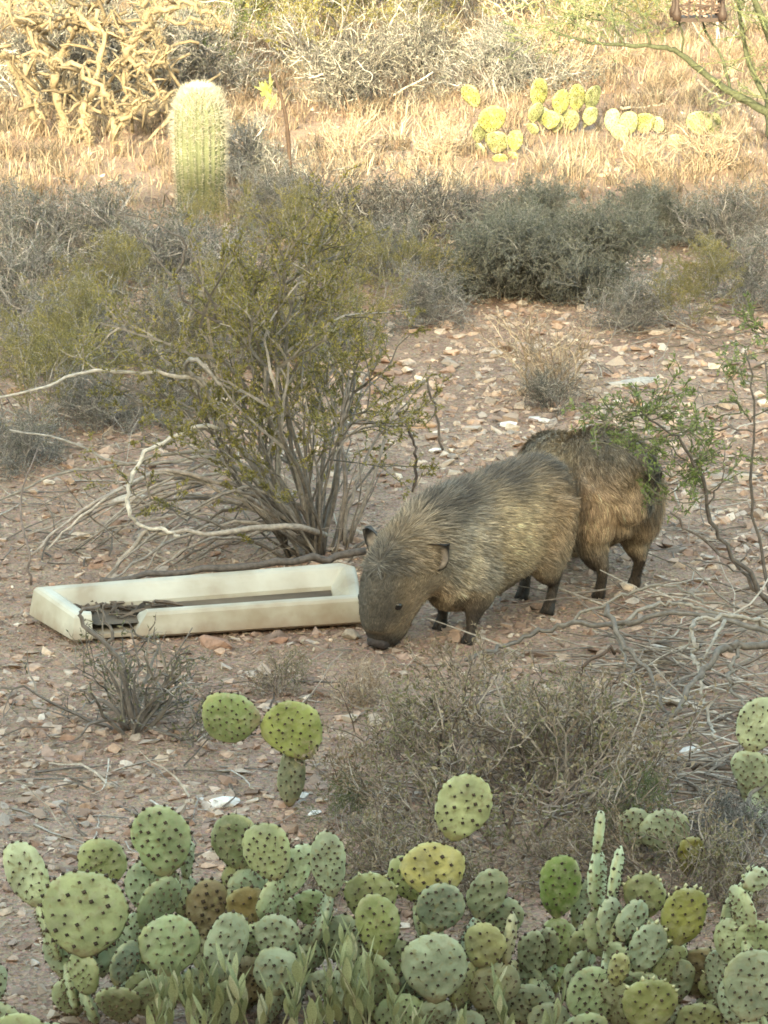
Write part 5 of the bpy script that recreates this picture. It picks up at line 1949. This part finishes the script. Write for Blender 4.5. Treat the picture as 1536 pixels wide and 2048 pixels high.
def javelina(label, loc, rz, sc, pinkish, seed, legs_shift=(0, 0, 0, 0)):
    root = empty('javelina', loc, rz, sc)
    tag(root, label, 'javelina', 'javelinas at the trough')
    mb = MB()
    body = [(-.405, 0, .385, .02, .03), (-.385, 0, .38, .075, .098), (-.33, 0, .375, .112, .148), (-.25, 0, .365, .132, .176), (-.14, 0, .340, .146, .200),
            (-.02, 0, .322, .156, .210), (.09, 0, .312, .156, .218), (.18, 0, .312, .146, .220), (.255, -.008, .325, .130, .200), (.325, -.026, .318, .120, .168),
            (.380, -.050, .280, .114, .150), (.408, -.072, .225, .106, .142), (.420, -.086, .168, .092, .130), (.426, -.094, .115, .076, .116), (.428, -.098, .072, .062, .100), (.434, -.100, .042, .052, .074), (.438, -.100, .022, .040, .052), (.440, -.100, .012, .026, .034)]
    if pinkish:
        body = [(a_, b_, c_ + .022 * min(max((-.05 - a_) / .15, 0), 1) * (a_ > -.35) - .070 * min(max((a_ + .12) / .3, 0), 1) * (1 if a_ < .3 else 1.1), d_, e_) for a_, b_, c_, d_, e_ in body]
    loft(mb, dense(body, 3))
    feet = []
    for si, s_ in enumerate((1, -1)):
        dx = legs_shift[si]
        loft(mb, dense([(.16, s_ * .075, .36, .080, .10), (.158, s_ * .085, .25, .072, .098), (.152 + dx * .4, s_ * .088, .165, .056, .074), (.162 + dx * .8, s_ * .086, .105, .030, .036), (.168 + dx, s_ * .086, .055, .0185, .020), (.176 + dx, s_ * .086, .020, .021, .024), (.18 + dx, s_ * .086, .004, .021, .026)], 3), 12)
        feet.append((.184 + dx, s_ * .086))
        dx = legs_shift[2 + si]
        loft(mb, dense([(-.27, s_ * .065, .40, .085, .11), (-.245, s_ * .085, .30, .072, .105), (-.225 + dx * .3, s_ * .092, .205, .062, .090), (-.268 + dx * .6, s_ * .090, .142, .040, .052), (-.300 + dx * .8, s_ * .088, .125, .021, .027), (-.285 + dx, s_ * .087, .065, .018, .020), (-.272 + dx, s_ * .087, .022, .021, .024), (-.268 + dx, s_ * .087, .004, .021, .026)], 3), 12)
        feet.append((-.264 + dx, s_ * .087))
    tmp = mb.build('tmp', None)
    rm = tmp.modifiers.new('r', 'REMESH')
    rm.mode = 'VOXEL'
    rm.voxel_size = .0085
    sm = tmp.modifiers.new('s', 'SMOOTH')
    sm.factor, sm.iterations = .5, 6
    dg = bpy.context.evaluated_depsgraph_get()
    me = bpy.data.meshes.new_from_object(tmp.evaluated_get(dg))
    bpy.data.objects.remove(tmp, do_unlink=True)
    me.name = 'body'
    nv = len(me.vertices)
    V = np.empty(nv * 3, np.float32)
    me.vertices.foreach_get('co', V)
    V = V.reshape(-1, 3)
    g = np.random.default_rng(seed)

    def coat(P):
        q_ = P + np.stack([np.sin(P[:, 2] * 31 + P[:, 1] * 17 + k_) * np.sin(P[:, 0] * 23 + k_ * 2.1) for k_ in (.3, 1.7, 4.1)], 1) * .024
        x, y, z = q_[:, 0], P[:, 1], q_[:, 2]
        n_ = len(P)
        spine_z = np.interp(x, [-.4, -.25, 0, .18, .3, .4, .5], [.49, .54, .533, .53, .50, .44, .30])
        c = np.tile(np.array((.235, .195, .150)), (n_, 1))

        def mix(col, wgt):
            nonlocal c
            wgt = np.clip(wgt, 0, 1)[:, None]
            c = c * (1 - wgt) + np.array(col) * wgt
        bl = lambda a, s_: np.clip(1 - a / s_, 0, 1)
        mix((.47, .385, .265), 1.2 * bl(np.hypot((x + .0) / 1.2, (z - .36) / .95), .19))            # straw flank
        mix((.36, .27, .18), 1.0 * bl(np.hypot(x + .16, z - .32), .14))
        mix((.255, .240, .215), 1.3 * bl(np.abs(x - .26), .15) * (z > .2))                                         # grey shoulder and neck
        mix((.36, .26, .175) if not pinkish else (.47, .365, .275), (1.5 if pinkish else .6) * bl(np.hypot(x + (.32 if pinkish else .27), (z - .35)), .17))
        mix((.115, .108, .10), 1.3 * bl(np.abs(x - .53), .075) * (z > .07))
        mix((.44, .36, .285), 1.5 * bl(np.hypot(x - .37, z - .16), .10))                             # cheek
        mix((.105, .095, .085), (.12 if pinkish else 1.0) * bl(np.abs(spine_z - z), .070) * (x < .36))                         # dark mane
        mix((.12, .11, .10), 1.3 * bl(np.abs(x + .40), .06) * ((y < -.02) if pinkish else 1.0))
        mix((.058, .048, .042), np.clip((.17 - z) / .06, 0, 1) * (np.abs(y) > .055) * (x < .3))        # dark lower legs
        mix((.46, .41, .33), .95 * bl(np.abs(x - .25 + (z - .3) * .35), .035) * (z < .44) * (z > .14))                   # collar
        mix((.085, .078, .072), np.clip((.075 - z) / .03, 0, 1) * (x > .34))                          # muzzle
        return c * (1.10, 1.03, .91)
    at = me.color_attributes.new('Col', 'FLOAT_COLOR', 'POINT')
    cc = coat(V) * .75
    at.data.foreach_set('color', np.concatenate([cc, np.ones((nv, 1))], 1).astype(np.float32).ravel())
    for p in me.polygons:
        p.use_smooth = True
    me.materials.clear()
    body_o = obj('body', me, M_HIDE, root)
    # coat of bristles
    me.calc_loop_triangles()
    nt_ = len(me.loop_triangles)
    ti = np.empty(nt_ * 3, np.int32)
    me.loop_triangles.foreach_get('vertices', ti)
    ti = ti.reshape(-1, 3)
    a, b_, c = V[ti[:, 0]], V[ti[:, 1]], V[ti[:, 2]]
    cr = np.cross(b_ - a, c - a)
    ar = np.linalg.norm(cr, axis=1)
    nh = 56000
    pick = g.choice(nt_, nh, p=ar / ar.sum())
    u, v = g.random(nh), g.random(nh)
    fl = u + v > 1
    u[fl], v[fl] = 1 - u[fl], 1 - v[fl]
    P = a[pick] + (b_ - a)[pick] * u[:, None] + (c - a)[pick] * v[:, None]
    N = cr[pick] / (ar[pick][:, None] + 1e-12)
    x, y, z = P[:, 0], P[:, 1], P[:, 2]
    flow = np.stack([-np.ones(nh), np.zeros(nh), -.45 * np.ones(nh)], 1)
    leg = (z < .19) & (x < .3)
    flow[leg] = (-.15, 0, -1)
    face = (x > .33) & (z < .30)
    flow[face] = (-.25, .1, .95)
    thigh = (x < -.18) & (z < .36)
    flow[thigh] = (-.45, 0, -1)
    T = flow - N * (flow * N).sum(1, keepdims=True)
    T /= np.linalg.norm(T, axis=1, keepdims=True) + 1e-9
    spine_z = np.interp(x, [-.4, -.25, 0, .18, .3, .4, .5], [.49, .54, .533, .53, .50, .44, .30])
    dors = np.clip(1 - np.abs(spine_z - z) / .10, 0, 1) * (.4 if pinkish else 1)
    lift = np.where(face | leg, .18, .30) + dors * .25
    D = T + N * lift[:, None] + g.normal(0, .16, (nh, 3))
    D /= np.linalg.norm(D, axis=1, keepdims=True)
    L = np.where(leg, .012, np.where(face, .012, .034)) * g.uniform(.7, 1.3, nh) * (1 + dors * .8 * (x < .38))
    C = coat(P.astype(float))
    # agouti bristles: banded hairs read as dark or pale
    gr = g.random(nh)
    cl = np.array([noise.noise((float(p_[0]) * 26, float(p_[1]) * 26, float(p_[2]) * 48)) for p_ in P])
    C = C * (1 + .5 * np.clip(cl, -.55, .7))[:, None]
    C = C * np.where(gr < .28, .58, np.where(gr > .80, 1.5, 1.0))[:, None] * g.uniform(.85, 1.15, (nh, 1))
    wv = np.cross(D, N + g.normal(0, .3, (nh, 3)))
    wv /= np.linalg.norm(wv, axis=1, keepdims=True) + 1e-9
    hw = np.where(leg | face, .0008, .0010)[:, None]
    M = P + D * (L * .55)[:, None]
    Tp = M + (D - N * .25) * (L * .45)[:, None]
    VV = np.stack([P - wv * hw, P + wv * hw, M + wv * hw * .8, M - wv * hw * .8, Tp], 1).reshape(-1, 3)
    i = np.arange(nh)[:, None] * 5
    FF = np.concatenate([i + np.array(q) for q in ((0, 1, 2), (0, 2, 3), (3, 2, 4))])
    fm = MB()
    fm.add(VV, FF, np.repeat(np.clip(C, 0, .75), 5, 0))
    co = fm.build('bristle_coat', M_FUR, root)
    co['kind'] = 'stuff'
    # ears
    for s_ in (1, -1):
        mb = MB()
        Vv, Tt = [], []
        NU, NV_ = 7, 9
        for i in range(NU):
            t = i / (NU - 1)
            wd = .034 * math.sin(math.pi * (.18 + .80 * t)) ** .75
            for j in range(NV_):
                q = -1 + 2 * j / (NV_ - 1)
                Vv.append((q * wd, .018 * (1 - q * q) - .006, t * .072))
        m0 = len(Vv)
        for (x_, y_, z_) in list(Vv):
            Vv.append((x_ * .94, y_ + .004, z_ * .97 + .001))
        for i in range(NU - 1):
            for j in range(NV_ - 1):
                a_ = i * NV_ + j
                Tt += [(a_, a_ + 1, a_ + NV_ + 1), (a_, a_ + NV_ + 1, a_ + NV_)]
                Tt += [(m0 + a_ + NV_ + 1, m0 + a_ + 1, m0 + a_), (m0 + a_ + NV_, m0 + a_ + NV_ + 1, m0 + a_)]
        edge = [j for j in range(NV_)] + [i * NV_ + NV_ - 1 for i in range(1, NU)] + [(NU - 1) * NV_ + j for j in range(NV_ - 2, -1, -1)] + [i * NV_ for i in range(NU - 2, 0, -1)]
        for e0, e1 in zip(edge, edge[1:] + edge[:1]):
            Tt += [(e0, m0 + e0, m0 + e1), (e0, m0 + e1, e1)]
        cols = np.tile((.30, .245, .20), (len(Vv), 1))
        cols[:m0][[k for k in range(m0) if k % NV_ in (0, NV_ - 1) or k >= (NU - 2) * NV_]] = (.03, .026, .023)
        cols[m0:] = (.06, .052, .046)
        mb.add(np.array(Vv), np.array(Tt), cols)
        e = mb.build('ear', M_HIDE, root, smooth=True)
        zax = Vector((-.10, s_ * .72, .62)).normalized()
        opn = Vector((.80, s_ * .55, .05))
        yax = -(opn - zax * opn.dot(zax)).normalized()
        xax = yax.cross(zax)
        e.location = (.392, -.052 + s_ * .098, .318 - (.10 if pinkish else 0))
        e.rotation_euler = Matrix((xax, yax, zax)).transposed().to_euler()
        e.scale = (1.5, 1.5, 1.5)
    for s_ in (1, -1):
        mb = MB()
        bm = bmesh.new()
        bmesh.ops.create_uvsphere(bm, u_segments=12, v_segments=8, radius=.0155)
        bmesh.ops.triangulate(bm, faces=bm.faces)
        bm.verts.index_update()
        mb.add(np.array([q.co[:] for q in bm.verts]), np.array([[q.index for q in f.verts] for f in bm.faces]), (.012, .010, .009))
        bm.free()
        e = mb.build('eye', simple_mat('eye', (.012, .010, .009), .12), root, smooth=True)
        e.location = (.478, -.084 + s_ * .078, .180)
    mb = MB()
    V2, T2 = tube(np.array([(.462, -.100, .040), (.470, -.101, .026), (.476, -.101, .014)]), np.array((.040, .040, .032)), 14)
    mb.add(V2, T2, (.055, .045, .042))
    mb.build('snout_disc', M_HIDE, root, smooth=True)
    for fx, fy in feet:
        mb = MB()
        for s_ in (-1, 1):
            V2, T2 = tube(np.array([(fx - .010, fy + s_ * .010, .036), (fx - .002, fy + s_ * .011, .016), (fx + .008, fy + s_ * .012, -.004)]), np.array((.011, .014, .016)), 8)
            mb.add(V2, T2, (.030, .026, .023))
        mb.build('hoof', M_DARK, root, smooth=True)
    return root


# near animal: front hooves seen about (880,1283), hind hooves (1090,1205)
pf, ph_ = G(868, 1292), G(1076, 1212)
mid = (pf + ph_) / 2
hd = math.atan2(pf[1] - ph_[1], pf[0] - ph_[0])
javelina('grizzled javelina with its head lowered beside the trough', (mid[0], mid[1], gh(mid[0], mid[1]) + .0), hd, .97, False, 1, (.03, -.03, .03, -.05))
ph2 = G(1262, 1185)
hd2 = math.atan2(.92, -.40)
dirv = np.array((math.cos(hd2), math.sin(hd2), 0))
m2 = ph2 + dirv * .27 + np.array((-.045, .0, 0))
javelina('javelina with a pinkish tan rump standing behind the other one', (m2[0], m2[1], gh(m2[0], m2[1])), hd2, 1.02, True, 2, (.0, .02, -.02, .05))
